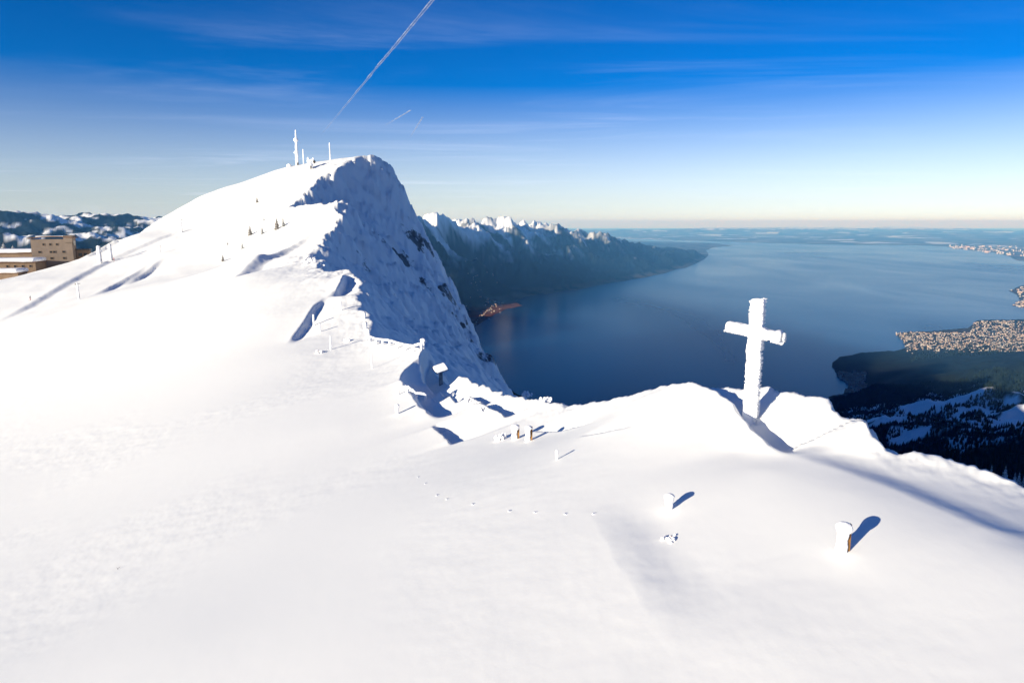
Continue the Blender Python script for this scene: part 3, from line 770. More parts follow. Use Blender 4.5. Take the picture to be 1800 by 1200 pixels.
# railing along the crest
def railing(a, b_, n, h, thick, label, seed, rails=1):
    a, b_ = Vector(a), Vector(b_)
    t = empty('railing', a); L = b_ - a
    pts = []
    for i in range(n + 1):
        q = a + L * (i / n); z = gz(q.x, q.y); pts.append(Vector((q.x, q.y, z)) - a)
    for i, q in enumerate(pts):
        rime_obj('post', t, q + Vector((0, 0, -0.3)), q + Vector((0, 0, h)), thick, thick, thick * 0.2, seed + i, n=16, m=10)
    for i in range(n):
        for r_ in range(rails):
            zz = h * (0.95 - 0.45 * r_)
            rime_obj('rail', t, pts[i] + Vector((0, 0, zz)), pts[i + 1] + Vector((0, 0, zz)), thick * 0.9, thick * 1.1, thick * 0.22, seed + 20 + i + r_ * 50, n=24, m=10)
    return tag(t, label, 'railing')
p0, p1 = hit(650, 600, 60, 130), hit(741, 614, 60, 110)
railing(p0, p1, 7, 0.75, 0.26, 'rimed railing running down the crest above the shaded cliff', 60)
p0 = hit(762, 640, 55, 95)
railing((p0[0] + 0.3, p0[1] + 4.5, p0[2]), (p0[0] + 2.2, p0[1] + 4.3, p0[2]), 1, 0.9, 0.12, 'short rimed handrail behind the snowy viewing table', 66)

railing(hit(700, 694, 45, 90), hit(748, 703, 45, 80), 3, 0.55, 0.2, 'low rimed railing below the left rim of the shaded hollow', 71)
railing(hit(797, 655, 45, 90), hit(878, 686, 40, 80), 8, 0.5, 0.2, 'rimed railing along the crest from the hollow towards the saddle', 74)

# viewing table in the hollow
p = hit(775, 676, 50, 100)
vt = empty('viewing_table', (p[0], p[1], p[2] - 0.05), R(25)); vt.scale = (1.1, 1.1, 1.0)
tag(vt, 'square snow covered viewing table standing in the shaded hollow', 'table')
MB().box(-0.16, 0.16, -0.12, 0.12, -0.6, 1.75).build('pedestal', M_STEEL, vt)
tt = MB().box(-0.62, 0.62, -0.5, 0.5, 0, 0.07).build('table_top', M_WOOD, vt); tt.location = (0, 0, 1.75); tt.rotation_euler = (R(30), R(-14), 0)
v, f = rime_bar((-0.66, 0, 0.16), (0.66, 0, 0.16), 1.1, 0.24, 0.03, 77, cap=0.6, n=40, m=24, sq=5)
o = raw_mesh('snow_cap', v, f, M_ROOFSNOW); o.parent = tt

# rimed shrubs: lumps of ice feathers along the path
def rime_lump(px, py, wpx, hpx, label, seed, y0=20, y1=520, n=26):
    p = hit(px, py, y0, y1); k = scale_at(p); w, h = wpx / k, hpx / k
    rnd = random.Random(seed)
    t = empty('rimed_shrub', (p[0], p[1], p[2] - 0.1 * h))
    vs, fs = [], []
    for i in range(n):
        a, r_ = rnd.random() * 6.28, w * 0.42 * rnd.random() ** 0.6
        x, y = r_ * math.cos(a), r_ * math.sin(a); hh = h * (0.35 + 0.65 * rnd.random()) * (1 - 0.5 * r_ / w)
        v, f = rime_bar((x, y, -0.2 * h), (x * 1.25, y * 1.25, hh), w * 0.2, w * 0.2, w * 0.035, seed + i, n=9, m=8, sq=2)
        fs.append(f + sum(len(q) for q in vs)); vs.append(v)
    o = raw_mesh('ice_crust', np.concatenate(vs), np.concatenate(fs), M_RIME); o.parent = t; o['kind'] = 'stuff'
    MB().tube([(0, 0, -0.2 * h), (0, 0, 0.8 * h)], [w * 0.05, w * 0.02], 5).build('stem', M_WOOD, t)
    return tag(t, label, 'shrub', 'rimed shrubs')
rime_lump(880, 772, 20, 16, 'rimed shrub left of the two close trail posts', 1, 30, 60)
rime_lump(561, 620, 14, 7, 'small rimed shrub at the foot of the tall thin marker pole', 2, 80, 130)
rime_lump(546, 462, 22, 12, 'rimed shrub on the crest corner above the shaded cliff', 3, 150, 260)
rime_lump(566, 470, 14, 8, 'low rimed shrub just right of the crest corner', 4, 130, 230)

rime_lump(826, 706, 16, 8, 'rimed shrub on the drift right of the shaded hollow', 5, 40, 80)
rime_lump(845, 722, 18, 8, 'wide low rimed shrub above the long blue drift shadow', 6, 38, 70)
rime_lump(925, 694, 20, 9, 'rimed shrub on the crest edge above the dark lake', 10, 34, 70)
rime_lump(958, 704, 22, 9, 'broad rimed shrub on the crest edge just before the saddle', 11, 32, 60)
rime_lump(722, 690, 12, 8, 'rimed shrub beside the low railing under the hollow', 7, 45, 90)
rime_lump(610, 600, 12, 7, 'rimed shrub right of the tall thin marker pole', 8, 70, 130)
rime_lump(1180, 946, 34, 7, 'crusted lump of drift ice in front of the stubby trail post', 9, 12, 30)
# ------------------------------------------------------------------ frosted trees
M_FROST = noisy_mat('frosted_needles', (0.62, 0.64, 0.66), (0.20, 0.19, 0.17), 1.6, 0.8, 0.1)
M_FROST_BLUE = noisy_mat('snowy_needles', (0.70, 0.72, 0.75), (0.10, 0.12, 0.11), 0.9, 0.8, 0.1)
M_NEEDLE = noisy_mat('dark_needles', (0.10, 0.085, 0.06), (0.45, 0.43, 0.42), 1.9, 0.85, 0.1)
M_BARK = noisy_mat('bark', (0.07, 0.05, 0.035), (0.12, 0.09, 0.07), 6, 0.9, 0.1)
def conifer(h, wid, seed, mat, tiers=11, per=9):
    rnd = random.Random(seed); v, f = [], []
    for i in range(tiers):
        q = i / (tiers - 1); z = h * (0.10 + 0.86 * q); L = wid * 0.5 * (1 - q) ** 0.8 + 0.03 * h
        for j in range(per):
            a = 2 * math.pi * (j + rnd.random() * 0.8) / per + i; l = L * (0.6 + 0.55 * rnd.random()); bw = l * (0.30 + 0.2 * rnd.random())
            dz = -l * (0.25 + 0.35 * rnd.random()); ca, sa = math.cos(a), math.sin(a); n = len(v)
            v += [(0, 0, z + 0.05 * h), (ca * l * 0.6 - sa * bw, sa * l * 0.6 + ca * bw, z + dz * 0.6), (ca * l, sa * l, z + dz), (ca * l * 0.6 + sa * bw, sa * l * 0.6 - ca * bw, z + dz * 0.6), (ca * l * 0.5, sa * l * 0.5, z + dz * 0.6 - 0.05 * h)]
            f += [(n, n + 1, n + 2), (n, n + 2, n + 3), (n + 1, n + 4, n + 2), (n + 4, n + 3, n + 2)]
    n = len(v); v += [(0.02 * h, 0, h * 0.9), (-0.01 * h, 0.02 * h, h * 0.9), (-0.01 * h, -0.02 * h, h * 0.9), (0, 0, h * 1.06)]
    f += [(n, n + 1, n + 3), (n + 1, n + 2, n + 3), (n + 2, n, n + 3)]
    return v, f
def tree(loc, h, wid, seed, mat, label, group, tiers=11, per=9, name='frosted_tree'):
    t = empty(name, loc)
    MB().tube([(0, 0, -0.1 * h), (0, 0, 0.5 * h), (0.01 * h, 0, 0.95 * h)], [0.03 * h, 0.02 * h, 0.006 * h], 6).build('trunk', M_BARK, t)
    v, f = conifer(h, wid, seed, mat, tiers, per)
    mesh_obj('crown', v, f, mat, t)
    return tag(t, label, 'tree', group)
for i, (px, py, hp, m_, lb) in enumerate((
        (440, 413, 17, M_NEEDLE, 'dark stunted spruce, leftmost of the row below the shaded summit face'),
        (461, 411, 13, M_FROST, 'pale frosted spruce in the middle of the row below the summit face'),
        (487, 403, 20, M_NEEDLE, 'tall brownish spruce near the right end of the row'),
        (498, 398, 16, M_FROST, 'frosted spruce touching the tall brownish one on its right'),
        (392, 459, 12, M_NEEDLE, 'lone dark little spruce low on the sunny slope'),
        (426, 437, 11, M_FROST, 'faint frosted spruce between the lone one and the row'),
        (452, 356, 10, M_NEEDLE, 'tiny spruce high on the sunny slope under the ridge line'),
        (400, 430, 5, M_NEEDLE, 'tiny dark bush above the lone little spruce'),
        (464, 388, 7, M_FROST, 'tiny frosted spruce just above the row'))):
    p = hit(px, py, 120, 600); k = scale_at(p)
    tree((p[0], p[1], p[2] - 0.2), hp / k, hp * 0.55 / k, 100 + i, m_, lb, 'stunted spruces on the sunny slope')

# ------------------------------------------------------------------ masts on the summit
def summit(px, py):
    return hit(px, py, 200, 700)
p = summit(521, 291); p = (p[0], p[1] + 2, p[2]); k = scale_at(p); h = 61 / k; u = 1 / k
mast = empty('transmitter_mast', (p[0], p[1], gz(p[0], p[1]) - 0.5))
tag(mast, 'tall rime coated transmitter mast on the summit ridge', 'mast')
rime_obj('lower_section', mast, (0, 0, 0), (0, 0, h * 0.46), 5 * u, 5 * u, 0.5 * u, 90, n=40, m=16)
rime_obj('middle_section', mast, (0, 0, h * 0.44), (0, 0, h * 0.70), 3.6 * u, 3.6 * u, 0.5 * u, 91, n=30, m=16)
rime_obj('antenna_drum', mast, (0, 0, h * 0.66), (0, 0, h * 0.78), 8.5 * u, 8 * u, 0.9 * u, 92, n=30, m=20, sq=2)
rime_obj('spire', mast, (0, 0, h * 0.76), (0, 0, h), 2.2 * u, 2.2 * u, 0.25 * u, 93, n=30, m=12, prof=lambda t: 1.2 - 0.6 * t)
rime_obj('dish', mast, (-5 * u, 0, h * 0.36), (-0.5 * u, 0, h * 0.38), 3 * u, 3 * u, 0.3 * u, 94, n=14, m=12, sq=2)
MB().box(0.6 * u, 3.2 * u, -4 * u, -2.5 * u, 0, 5 * u).build('door', M_DARK, mast)
for px, py0, py1, w, lb, nm in ((534, 263, 291, 1.6, 'thin short aerial pole between the transmitter mast and the rimed station', 'aerial_pole'), (581, 252, 291, 2.0, 'slim white aerial pole standing alone right of the rimed station', 'aerial_pole')):
    p = summit(px, py1 + 2); k = scale_at(p); h = (py1 - py0 + 2) / k
    o = raw_mesh(nm, *rime_bar((0, 0, -0.3), (0, 0, h), w / k, w / k, 0.2 / k, 97 + px, n=40, m=10, prof=lambda t: 1.15 - 0.3 * t), M_RIME)
    o.location = (p[0], p[1], p[2]); tag(o, lb, 'mast')
# rimed station hut
p = summit(545, 297); k = scale_at(p); u = 1 / k
st = empty('rimed_station', (p[0], p[1], p[2]))
tag(st, 'lumpy rime covered relay station with a dark dish on the summit ridge', 'station')
rime_obj('hut', st, (-5 * u, 0, 5 * u), (6 * u, 0, 5.5 * u), 11 * u, 10 * u, 1.6 * u, 120, n=30, m=22, sq=3)
rime_obj('frame', st, (-3 * u, 0, 8 * u), (-2.5 * u, 0, 20 * u), 3.2 * u, 3 * u, 0.8 * u, 121, n=22, m=12)
rime_obj('frame', st, (6 * u, 0, 8 * u), (6.5 * u, 0, 19 * u), 3.0 * u, 3 * u, 0.8 * u, 122, n=22, m=12)
rime_obj('deck', st, (-5 * u, 0, 13 * u), (8 * u, 0, 15 * u), 4.5 * u, 4 * u, 0.9 * u, 123, n=26, m=14)
d_ = MB().tube([(0, 0, 0), (0.4 * u, -0.5 * u, -0.2 * u), (0.9 * u, -1.0 * u, -0.3 * u)], [2.6 * u, 2.4 * u, 1.2 * u], 14).build('dish', M_DARK, st); d_.location = (8.5 * u, -2 * u, 12 * u)
MB().box(2.2 * u, 4.6 * u, -6.4 * u, -5.6 * u, 0.6 * u, 4.5 * u).build('door', M_DARK, st)
rime_obj('footing', st, (-1.5 * u, -3 * u, -4 * u), (-1.4 * u, -3 * u, 3 * u), 2.2 * u, 2.2 * u, 0.4 * u, 124, n=14, m=10)
p = summit(508, 294)
o = raw_mesh('snow_hut', *rime_bar((-4 * u, 0, 1.5 * u), (4.5 * u, 0, 2.8 * u), 8 * u, 7 * u, 0.7 * u, 130, n=26, m=18, sq=3), M_RIME); o.location = p
tag(o, 'small snow buried hut left of the transmitter mast foot', 'hut')

# ------------------------------------------------------------------ ski lift on the left slope
def lift_pole(px, py, hpx, wpx, label, seed, arm=True, name='lift_pole'):
    p = hit(px, py, 120, 600); k = scale_at(p); h, w = hpx / k, wpx / k
    t = empty(name, (p[0], p[1], p[2] - 0.1), R(10))
    MB().tube([(0, 0, -0.5), (-0.02 * h, 0, h)], [w * 0.3, w * 0.24], 8).build('pole', M_STEEL, t)
    rime_obj('rime', t, (-w * 0.25, -w * 0.1, 0), (-w * 0.25 - 0.02 * h, -w * 0.1, h * 1.02), w * 0.9, w * 0.8, w * 0.14, seed, n=36, m=12)
    if arm:
        MB().tube([(-0.14 * h - 0.02 * h, 0, h * 0.97), (0.12 * h, 0, h * 0.97)], [w * 0.2, w * 0.2], 6).build('crossarm', M_STEEL, t)
        MB().tube([(-0.14 * h, -0.03 * h, h * 0.93), (-0.14 * h, 0.03 * h, h * 0.93)], [w * 0.32, w * 0.32], 8).build('sheave', M_DARK, t)
    return tag(t, label, 'lift pole', 'ski lift poles')
lift_pole(140, 526, 29, 3.2, 'leaning frosted lift pole alone below the ski track', 201)
lift_pole(178, 462, 30, 6.5, 'thick rimed lift pole right of the hotel, left of its twin', 202, False)
lift_pole(197, 457, 28, 5.5, 'thick rimed lift pole, the right twin by the red skier', 203, False)
lift_pole(320, 408, 22, 2.6, 'thin frosted lift pole high on the upper ski slope', 204)
lift_pole(282, 446, 14, 2.0, 'short thin lift pole above the dark snow bank', 205)
# ------------------------------------------------------------------ hotel
M_WALL = noisy_mat('hotel_render', (0.23, 0.18, 0.145), (0.19, 0.15, 0.12), 0.25, 0.85, 0.1)
M_WALL2 = noisy_mat('annex_boards', (0.22, 0.155, 0.105), (0.17, 0.12, 0.085), 0.4, 0.85, 0.1)
M_EAVE = noisy_mat('roof_edge', (0.16, 0.08, 0.045), (0.11, 0.06, 0.04), 0.5, 0.7)
M_GLASS, _, _, _ = new_mat('window_glass', (0.015, 0.018, 0.022), 0.12, 0.5)
M_FRAME, _, _, _ = new_mat('window_frame', (0.22, 0.15, 0.10), 0.6, 0.2)
def window(parent, x, y, z, w, h, side='front'):
    """opening frame with a pane set back into it"""
    t = 0.14
    m_ = MB()
    for a in ((-w / 2 - t, w / 2 + t, -h / 2 - t, -h / 2), (-w / 2 - t, w / 2 + t, h / 2, h / 2 + t), (-w / 2 - t, -w / 2, -h / 2, h / 2), (w / 2, w / 2 + t, -h / 2, h / 2)):
        m_.box(a[0], a[1], -0.10, 0.05, a[2], a[3])
    fr = m_.build('window', M_FRAME, parent); fr.location = (x, y, z); fr.rotation_euler = (0, 0, 0 if side == 'front' else math.pi / 2)
    MB().box(-w / 2, w / 2, -0.03, 0.04, -h / 2, h / 2).build('pane', M_GLASS, fr)
HY = 378.0
hp = at(95, 467, HY); k = scale_at(hp); u = 1 / k
hotel = empty('mountain_hotel', (hp[0], HY, hp[2] - 4.0), R(20))
tag(hotel, 'large beige three storey mountain hotel with a low curved brown roof', 'building')
W, D, Ht = 62 * u, 26 * u, 46 * u + 4.0
MB().box(-W / 2, W / 2, 0, D, -3, Ht).build('wall', M_WALL, hotel)
n = 14; v, f = [], []
for i in range(n + 1):
    q = i / n; x = -W / 2 - 0.9 + (W + 1.8) * q; zz = Ht + 0.1 + 1.5 * math.sin(math.pi * (0.12 + 0.70 * q)) - 0.4
    v += [(x, -1.0, zz), (x, D + 1.0, zz), (x, -1.0, zz + 0.45), (x, D + 1.0, zz + 0.45)]
for i in range(n):
    a = i * 4; b4 = a + 4
    f += [(a, a + 1, b4 + 1, b4), (a + 2, b4 + 2, b4 + 3, a + 3), (a, b4, b4 + 2, a + 2), (a + 1, a + 3, b4 + 3, b4 + 1)]
f += [(0, 2, 3, 1), (n * 4, n * 4 + 1, n * 4 + 3, n * 4 + 2)]
rf = mesh_obj('roof', v, f, M_EAVE, hotel)
MB().box(W / 2 - 12 * u, W / 2 + 0.25, -0.6, D * 0.9, Ht - 6 * u, Ht + 1.9).build('stair_tower', M_WALL, hotel)
MB().box(-W / 2 + 2, W / 2 - 13 * u, 2, D - 1, Ht + 1.2, Ht + 1.75).build('roof_snow', M_ROOFSNOW, rf)
for r_, (zz, xs) in enumerate(((Ht - 9 * u, (-12, -2, 8)), (Ht - 22 * u, (-19, -2, 3, 17)), (Ht - 33 * u, (-19, -2, 17)))):
    for x in xs:
        window(hotel, x * u, -0.06, zz, 4.2 * u if r_ else 3.2 * u, 3.4 * u)
for x in (0.35, 0.6): window(hotel, W / 2 + 0.31, D * x, Ht - 7 * u, 2.0, 2.4, 'side')
an = MB().box(0, 20 * u, 0, 14 * u, -6, 21 * u).build('annex', M_WALL2, hotel); an.location = (W / 2 + 0.3, 6, 8 * u + 3)
MB().box(-0.4, 20 * u + 0.4, -0.4, 14 * u + 0.4, 21 * u, 21 * u + 0.7).build('roof', M_DARK, an)
window(an, 6 * u, -0.06, 13 * u, 1.8, 1.8); window(an, 14 * u, -0.06, 13 * u, 1.8, 1.8)
def low_wing(px, py, Y, Wp, Hp, D, rz, label, wins, name):
    p = at(px, py, Y); u = 1 / scale_at(p)
    t = empty(name, (p[0], p[1], p[2]), rz); w, h = Wp * u, Hp * u
    MB().box(-w / 2, w / 2, 0, D, -9, h).build('wall', M_WALL2, t)
    v, f = rime_bar((-w / 2 - 1, D / 2, h + 1.0), (w / 2 + 1, D / 2, h + 1.0), D + 2.4, 2.2, 0.25, 300 + px, n=40, m=18, sq=5); o = raw_mesh('snow_roof', v, f, M_ROOFSNOW); o.parent = t
    MB().box(-w / 2 - 0.5, w / 2 + 0.5, -0.7, D + 0.5, h - 0.25, h + 0.15).build('eave', M_EAVE, t)
    for x in wins: window(t, x * u, -0.06, h * 0.45, 3.6 * u, min(h * 0.5, 3.6 * u))
    return tag(t, label, 'building')
low_wing(10, 462, 385, 90, 17, 14, R(12), 'low snow roofed wing attached left of the hotel', (), 'hotel_wing')
low_wing(14, 474, 358, 88, 13, 12, R(12), 'low boarded lodge with dark windows below the hotel', (0, 12, 24, 36), 'lodge')
low_wing(-12, 488, 338, 80, 8, 9, R(10), 'dark brown shed at the frame edge below the lodge', (), 'shed')
for i, (px, py, hp_) in enumerate(((8, 448, 24), (24, 446, 18))):
    p = at(px, py, 400); k = scale_at(p)
    tree((p[0], p[1], p[2] - 1), hp_ / k, hp_ * 0.9 / k, 400 + i, M_FROST, ('bushy white frosted tree left of the hotel, the bigger of two', 'smaller frosted tree between the bushy one and the hotel')[i], 'frosted trees by the hotel', 12, 11)

# ------------------------------------------------------------------ skiers
def cloth(name, top, bottom, split):
    m, nt, nl, b = new_mat(name, top, 0.7, 0.1)
    tc = nt.new('ShaderNodeTexCoord'); sp_ = nt.new('ShaderNodeSeparateXYZ'); nl.new(tc.outputs['Object'], sp_.inputs[0])
    gt = nt.new('ShaderNodeMath'); gt.operation = 'GREATER_THAN'; gt.inputs[1].default_value = split; nl.new(sp_.outputs['Z'], gt.inputs[0])
    mx = nt.new('ShaderNodeMix'); mx.data_type = 'RGBA'; mx.inputs['A'].default_value = (*bottom, 1); mx.inputs['B'].default_value = (*top, 1)
    nl.new(gt.outputs[0], mx.inputs['Factor']); nl.new(mx.outputs['Result'], b.inputs['Base Color'])
    return m
def skier(px, py, mat, label, rz):
    p = hit(px, py, 120, 600)
    t = empty('skier', p, rz); t.name = 'person'
    J = {'pelvis': (0, 0, 0.92), 'waist': (0, 0.05, 1.12), 'chest': (0, 0.12, 1.36), 'neck': (0, 0.17, 1.52), 'head': (0, 0.2, 1.62), 'crown': (0, 0.21, 1.76),
         'hl': (-0.11, 0, 0.88), 'kl': (-0.13, 0.14, 0.50), 'al': (-0.13, -0.02, 0.12), 'fl': (-0.13, 0.16, 0.06), 'hr': (0.11, 0, 0.88), 'kr': (0.13, 0.14, 0.50), 'ar': (0.13, -0.02, 0.12), 'fr': (0.13, 0.16, 0.06),
         'sl': (-0.2, 0.13, 1.42), 'el': (-0.32, 0.16, 1.16), 'wl': (-0.28, 0.40, 1.05), 'sr': (0.2, 0.13, 1.42), 'er': (0.32, 0.16, 1.16), 'wr': (0.28, 0.40, 1.05)}
    rad_ = dict(pelvis=0.15, waist=0.14, chest=0.17, neck=0.07, head=0.10, crown=0.09, hl=0.11, kl=0.085, al=0.065, fl=0.06, hr=0.11, kr=0.085, ar=0.065, fr=0.06, sl=0.085, el=0.065, wl=0.05, sr=0.085, er=0.065, wr=0.05)
    E = [('pelvis', 'waist'), ('waist', 'chest'), ('chest', 'neck'), ('neck', 'head'), ('head', 'crown'), ('pelvis', 'hl'), ('hl', 'kl'), ('kl', 'al'), ('al', 'fl'), ('pelvis', 'hr'), ('hr', 'kr'), ('kr', 'ar'), ('ar', 'fr'), ('chest', 'sl'), ('sl', 'el'), ('el', 'wl'), ('chest', 'sr'), ('sr', 'er'), ('er', 'wr')]
    ks = list(J); me = bpy.data.meshes.new('body'); me.from_pydata([J[q] for q in ks], [(ks.index(a), ks.index(c)) for a, c in E], []); me.update()
    me.materials.append(mat); o = bpy.data.objects.new('body', me); col.objects.link(o); o.parent = t
    sk = o.modifiers.new('skin', 'SKIN')
    bm = bmesh.new(); bm.from_mesh(me); ly = bm.verts.layers.skin.verify()
    bm.verts.ensure_lookup_table()
    for i, q in enumerate(ks):
        bm.verts[i][ly].radius = (rad_[q], rad_[q]); bm.verts[i][ly].use_root = (i == 0)
    bm.to_mesh(me); bm.free()
    o.modifiers.new('smooth', 'SUBSURF').levels = 1
    for sx in (-0.13, 0.13):
        MB().box(sx - 0.045, sx + 0.045, -0.75, 0.85, 0.0, 0.03).build('ski', M_DARK, t)
        MB().tube([(sx * 2.2, 0.42, 1.06), (sx * 2.8, 0.1, 0.02)], [0.012, 0.01], 5).build('ski_pole', M_DARK, t)
    return tag(t, label, 'person')
C1 = cloth('dark_jacket_red_trousers', (0.012, 0.012, 0.016), (0.42, 0.02, 0.03), 0.95)
C2 = cloth('red_jacket', (0.5, 0.10, 0.10), (0.45, 0.14, 0.14), 0.95)
skier(53, 528, C1, 'skier in black jacket and red trousers on the ski track at left', R(-60))
skier(201, 459, C2, 'skier in pinkish red clothes beside the thick twin lift poles', R(120))

# ------------------------------------------------------------------ frosted wood below the cliff and the valley forest
rnd = random.Random(5)
for i in range(24):
    px = 1738 + 78 * rnd.random() if i > 5 else 1740 + 12 * i; py = 862 - (px - 1735) * 0.10 + 26 * rnd.random() - 6
    Yt = 400 + 160 * rnd.random(); hh = 13 + 6 * rnd.random()
    p = at(px, py, Yt)
    tree((p[0], p[1], p[2] - hh * 0.2), hh, hh * 0.42, 500 + i, M_FROST_BLUE, 'snow dusted fir in the shaded wood below the cliff at right', 'shaded firs below the cliff', 10, 8, 'fir_tree')

def land_h(x, y):
    return land_z(np.atleast_1d(np.asarray(x, float)), np.atleast_1d(np.asarray(y, float)))[0]
# valley forest: conifers too many to count, one mesh
nr = np.random.RandomState(11)
N = 60000
th = np.radians(nr.uniform(16, 40, N)); rr0 = np.sqrt(nr.uniform(1500 ** 2, 6800 ** 2, N))
fx, fy = rr0 * np.sin(th), rr0 * np.cos(th)
fz = land_h(fx, fy)
# keep off the pastures, thin towards the shore
mvf = np.full(N, -9.0)
for px, py, wx, wy in MEADOWS:
    c = at_z(px, py, float(land_h(*at_z(px, py, -1020.0)[:2])[0])); e = at_z(px + wx, py, c[2]); f_ = at_z(px, py - wy, c[2])
    t0 = math.atan2(c[0], c[1]); dx, dy = fx - c[0], fy - c[1]
    mvf = np.maximum(mvf, 1.45 - np.hypot((dx * math.cos(t0) - dy * math.sin(t0)) / (e[0] - c[0]), (dx * math.sin(t0) + dy * math.cos(t0)) / (f_[1] - c[1])))
keep = (mvf + 0.5 * fbm(fx / 210, fy / 210, 4, 151) < 0.03) & (fz > LAKE + 8)
keep &= nr.rand(N) < np.where(fz < LAKE + 200, 0.45, 1.0)
tp = []
_tr = random.Random(21)
while len(tp) < 2600:
    px, py = _tr.uniform(1575, 1830), _tr.uniform(562, 640)
    if (584 if px < 1705 else 563) < py and (px > 1600 or py < 612): tp.append(at_z(px, py, LAKE + 20)[:2])
tp = np.array(tp); tz = land_h(tp[:, 0], tp[:, 1]); ok_ = tz > LAKE + 1
fx, fy, fz = np.r_[fx[keep], tp[ok_, 0]], np.r_[fy[keep], tp[ok_, 1]], np.r_[fz[keep], tz[ok_]]; n = len(fx)
th_ = nr.uniform(14, 30, n); tw = th_ * nr.uniform(0.16, 0.26, n); a0 = nr.uniform(0, 6.28, n)
K = 5
ang = a0[:, None] + np.arange(K)[None] * 2 * np.pi / K
ring = np.stack([fx[:, None] + tw[:, None] * np.cos(ang), fy[:, None] + tw[:, None] * np.sin(ang), np.repeat((fz - 2 + 0.08 * th_)[:, None], K, 1) + nr.uniform(-1, 1, (n, K))], -1)
tip = np.stack([fx, fy, fz + th_], -1)[:, None]
co = np.concatenate([ring, tip], 1).reshape(-1, 3)
base = np.arange(n)[:, None] * (K + 1)
fc = np.stack([base + np.arange(K), base + (np.arange(K) + 1) % K, np.repeat(base + K, K, 1)], -1).reshape(-1, 3)
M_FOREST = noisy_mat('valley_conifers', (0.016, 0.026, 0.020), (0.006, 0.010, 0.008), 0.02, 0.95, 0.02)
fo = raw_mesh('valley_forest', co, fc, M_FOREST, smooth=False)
tag(fo, 'dark conifer forest on the shaded valley side far below the cliff', 'forest', None, 'stuff')

# ------------------------------------------------------------------ towns on the shore
HM = []
for i, (w_, r_) in enumerate((((0.62, 0.52, 0.44), (0.30, 0.16, 0.11)), ((0.70, 0.66, 0.60), (0.33, 0.20, 0.15)), ((0.55, 0.42, 0.34), (0.22, 0.13, 0.10)), ((0.72, 0.70, 0.68), (0.26, 0.24, 0.24)), ((0.50, 0.44, 0.40), (0.35, 0.19, 0.13)))):
    HM.append((new_mat('house_wall', tuple(0.72 * q for q in w_), 0.85, 0.1)[0], new_mat('house_roof', tuple(0.7 * q for q in r_), 0.8, 0.1)[0]))
def house_vf(w, d, h, flat):
    v, f = box_vf(-w / 2, w / 2, -d / 2, d / 2, -4, h)
    f = [q for i, q in enumerate(f) if i not in (0, 1)]
    k = 0.05 if flat else 0.32
    n = len(v); e = 0.6
    v += [(-w / 2 - e, -d / 2 - e, h), (w / 2 + e, -d / 2 - e, h), (w / 2 + e, d / 2 + e, h), (-w / 2 - e, d / 2 + e, h), (-w / 2 + d * k, 0, h + d * k), (w / 2 - d * k, 0, h + d * k)]
    f += [(n, n + 1, n + 5, n + 4), (n + 2, n + 3, n + 4, n + 5), (n + 1, n + 2, n + 5), (n + 3, n, n + 4), (n, n + 3, n + 2, n + 1)]
    return v, f, [0] * 4 + [1] * 5
protos = []
rnd = random.Random(9)
for i in range(15):
    w = rnd.choice((14, 18, 24, 34, 48)); d = rnd.choice((10, 12, 15)); h = rnd.choice((7, 9, 12, 16, 22))
    v, f, mi = house_vf(w, d, h, rnd.random() < 0.45)
    me = bpy.data.meshes.new('town_house'); me.from_pydata(v, [], f); me.update()
    for m_ in HM[i % 5]: me.materials.append(m_)
    me.polygons.foreach_set('material_index', np.array(mi, np.int32)); protos.append((me, v, f, i % 5))
def settle(n_ind, n_rest, sample, label, group, size=1.0, rest_label=None, seed=1, name='town_house'):
    rnd = random.Random(seed); pts = []
    while len(pts) < n_ind + n_rest:
        cand = [sample(rnd) for _ in range(2 * (n_ind + n_rest))]
        q = np.array([at_z(*c, LAKE + 6) for c in cand]); z = land_h(q[:, 0], q[:, 1])
        q = np.array([at_z(*c, max(zz, LAKE)) for c, zz in zip(cand, z)]); z = land_h(q[:, 0], q[:, 1])
        pts += [(a, c, zz) for (a, c, _), zz in zip(q, z) if zz > LAKE + 1]
    pts = pts[:n_ind + n_rest]
    pts.sort(key=lambda q: q[0] ** 2 + q[1] ** 2)
    for p in pts[:n_ind]:
        o = bpy.data.objects.new(name, rnd.choice(protos)[0]); col.objects.link(o)
        o.location = p; o.rotation_euler = (0, 0, rnd.random() * 3.14); o.scale = (size * (0.8 + 0.5 * rnd.random()),) * 3
        tag(o, label, 'house', group)
    if n_rest:
        vs, fs, mi = [], [], []
        for p in pts[n_ind:]:
            me, v, f, ci = rnd.choice(protos); a = rnd.random() * 3.14; s_ = size * (0.8 + 0.5 * rnd.random()); n = len(vs); ca, sa = math.cos(a) * s_, math.sin(a) * s_
            vs += [(p[0] + x * ca - y * sa, p[1] + x * sa + y * ca, p[2] + z * s_) for x, y, z in v]
            fs += [tuple(i + n for i in q) for q in f]; mi += [2 * ci] * 4 + [2 * ci + 1] * 5
        o = mesh_obj('far_houses', vs, fs, None, None, False, [m_ for pr in HM for m_ in pr], mi)
        tag(o, rest_label, 'houses', None, 'stuff')
def s_town(rnd):
    while True:
        px, py = rnd.uniform(1572, 1830), rnd.uniform(561, 622)
        top = 584 if px < 1700 else (564 if px > 1716 else 584 - 20 * (px - 1700) / 16)
        bot = 587 + (px - 1572) * 0.9 if px < 1600 else 612 + 9 * (px - 1600) / 200
        bot += rnd.gauss(0, 4)
        if top < py < bot and perlin(np.array([px / 9.0]), np.array([py / 4.0]))[0] > -0.30: return px, py
settle(300, 1700, s_town, 'pale house packed into the sunlit lakeside town at right', 'houses of the sunlit lakeside town', 0.72, 'mass of pale houses filling the sunlit lakeside town at right', 3)
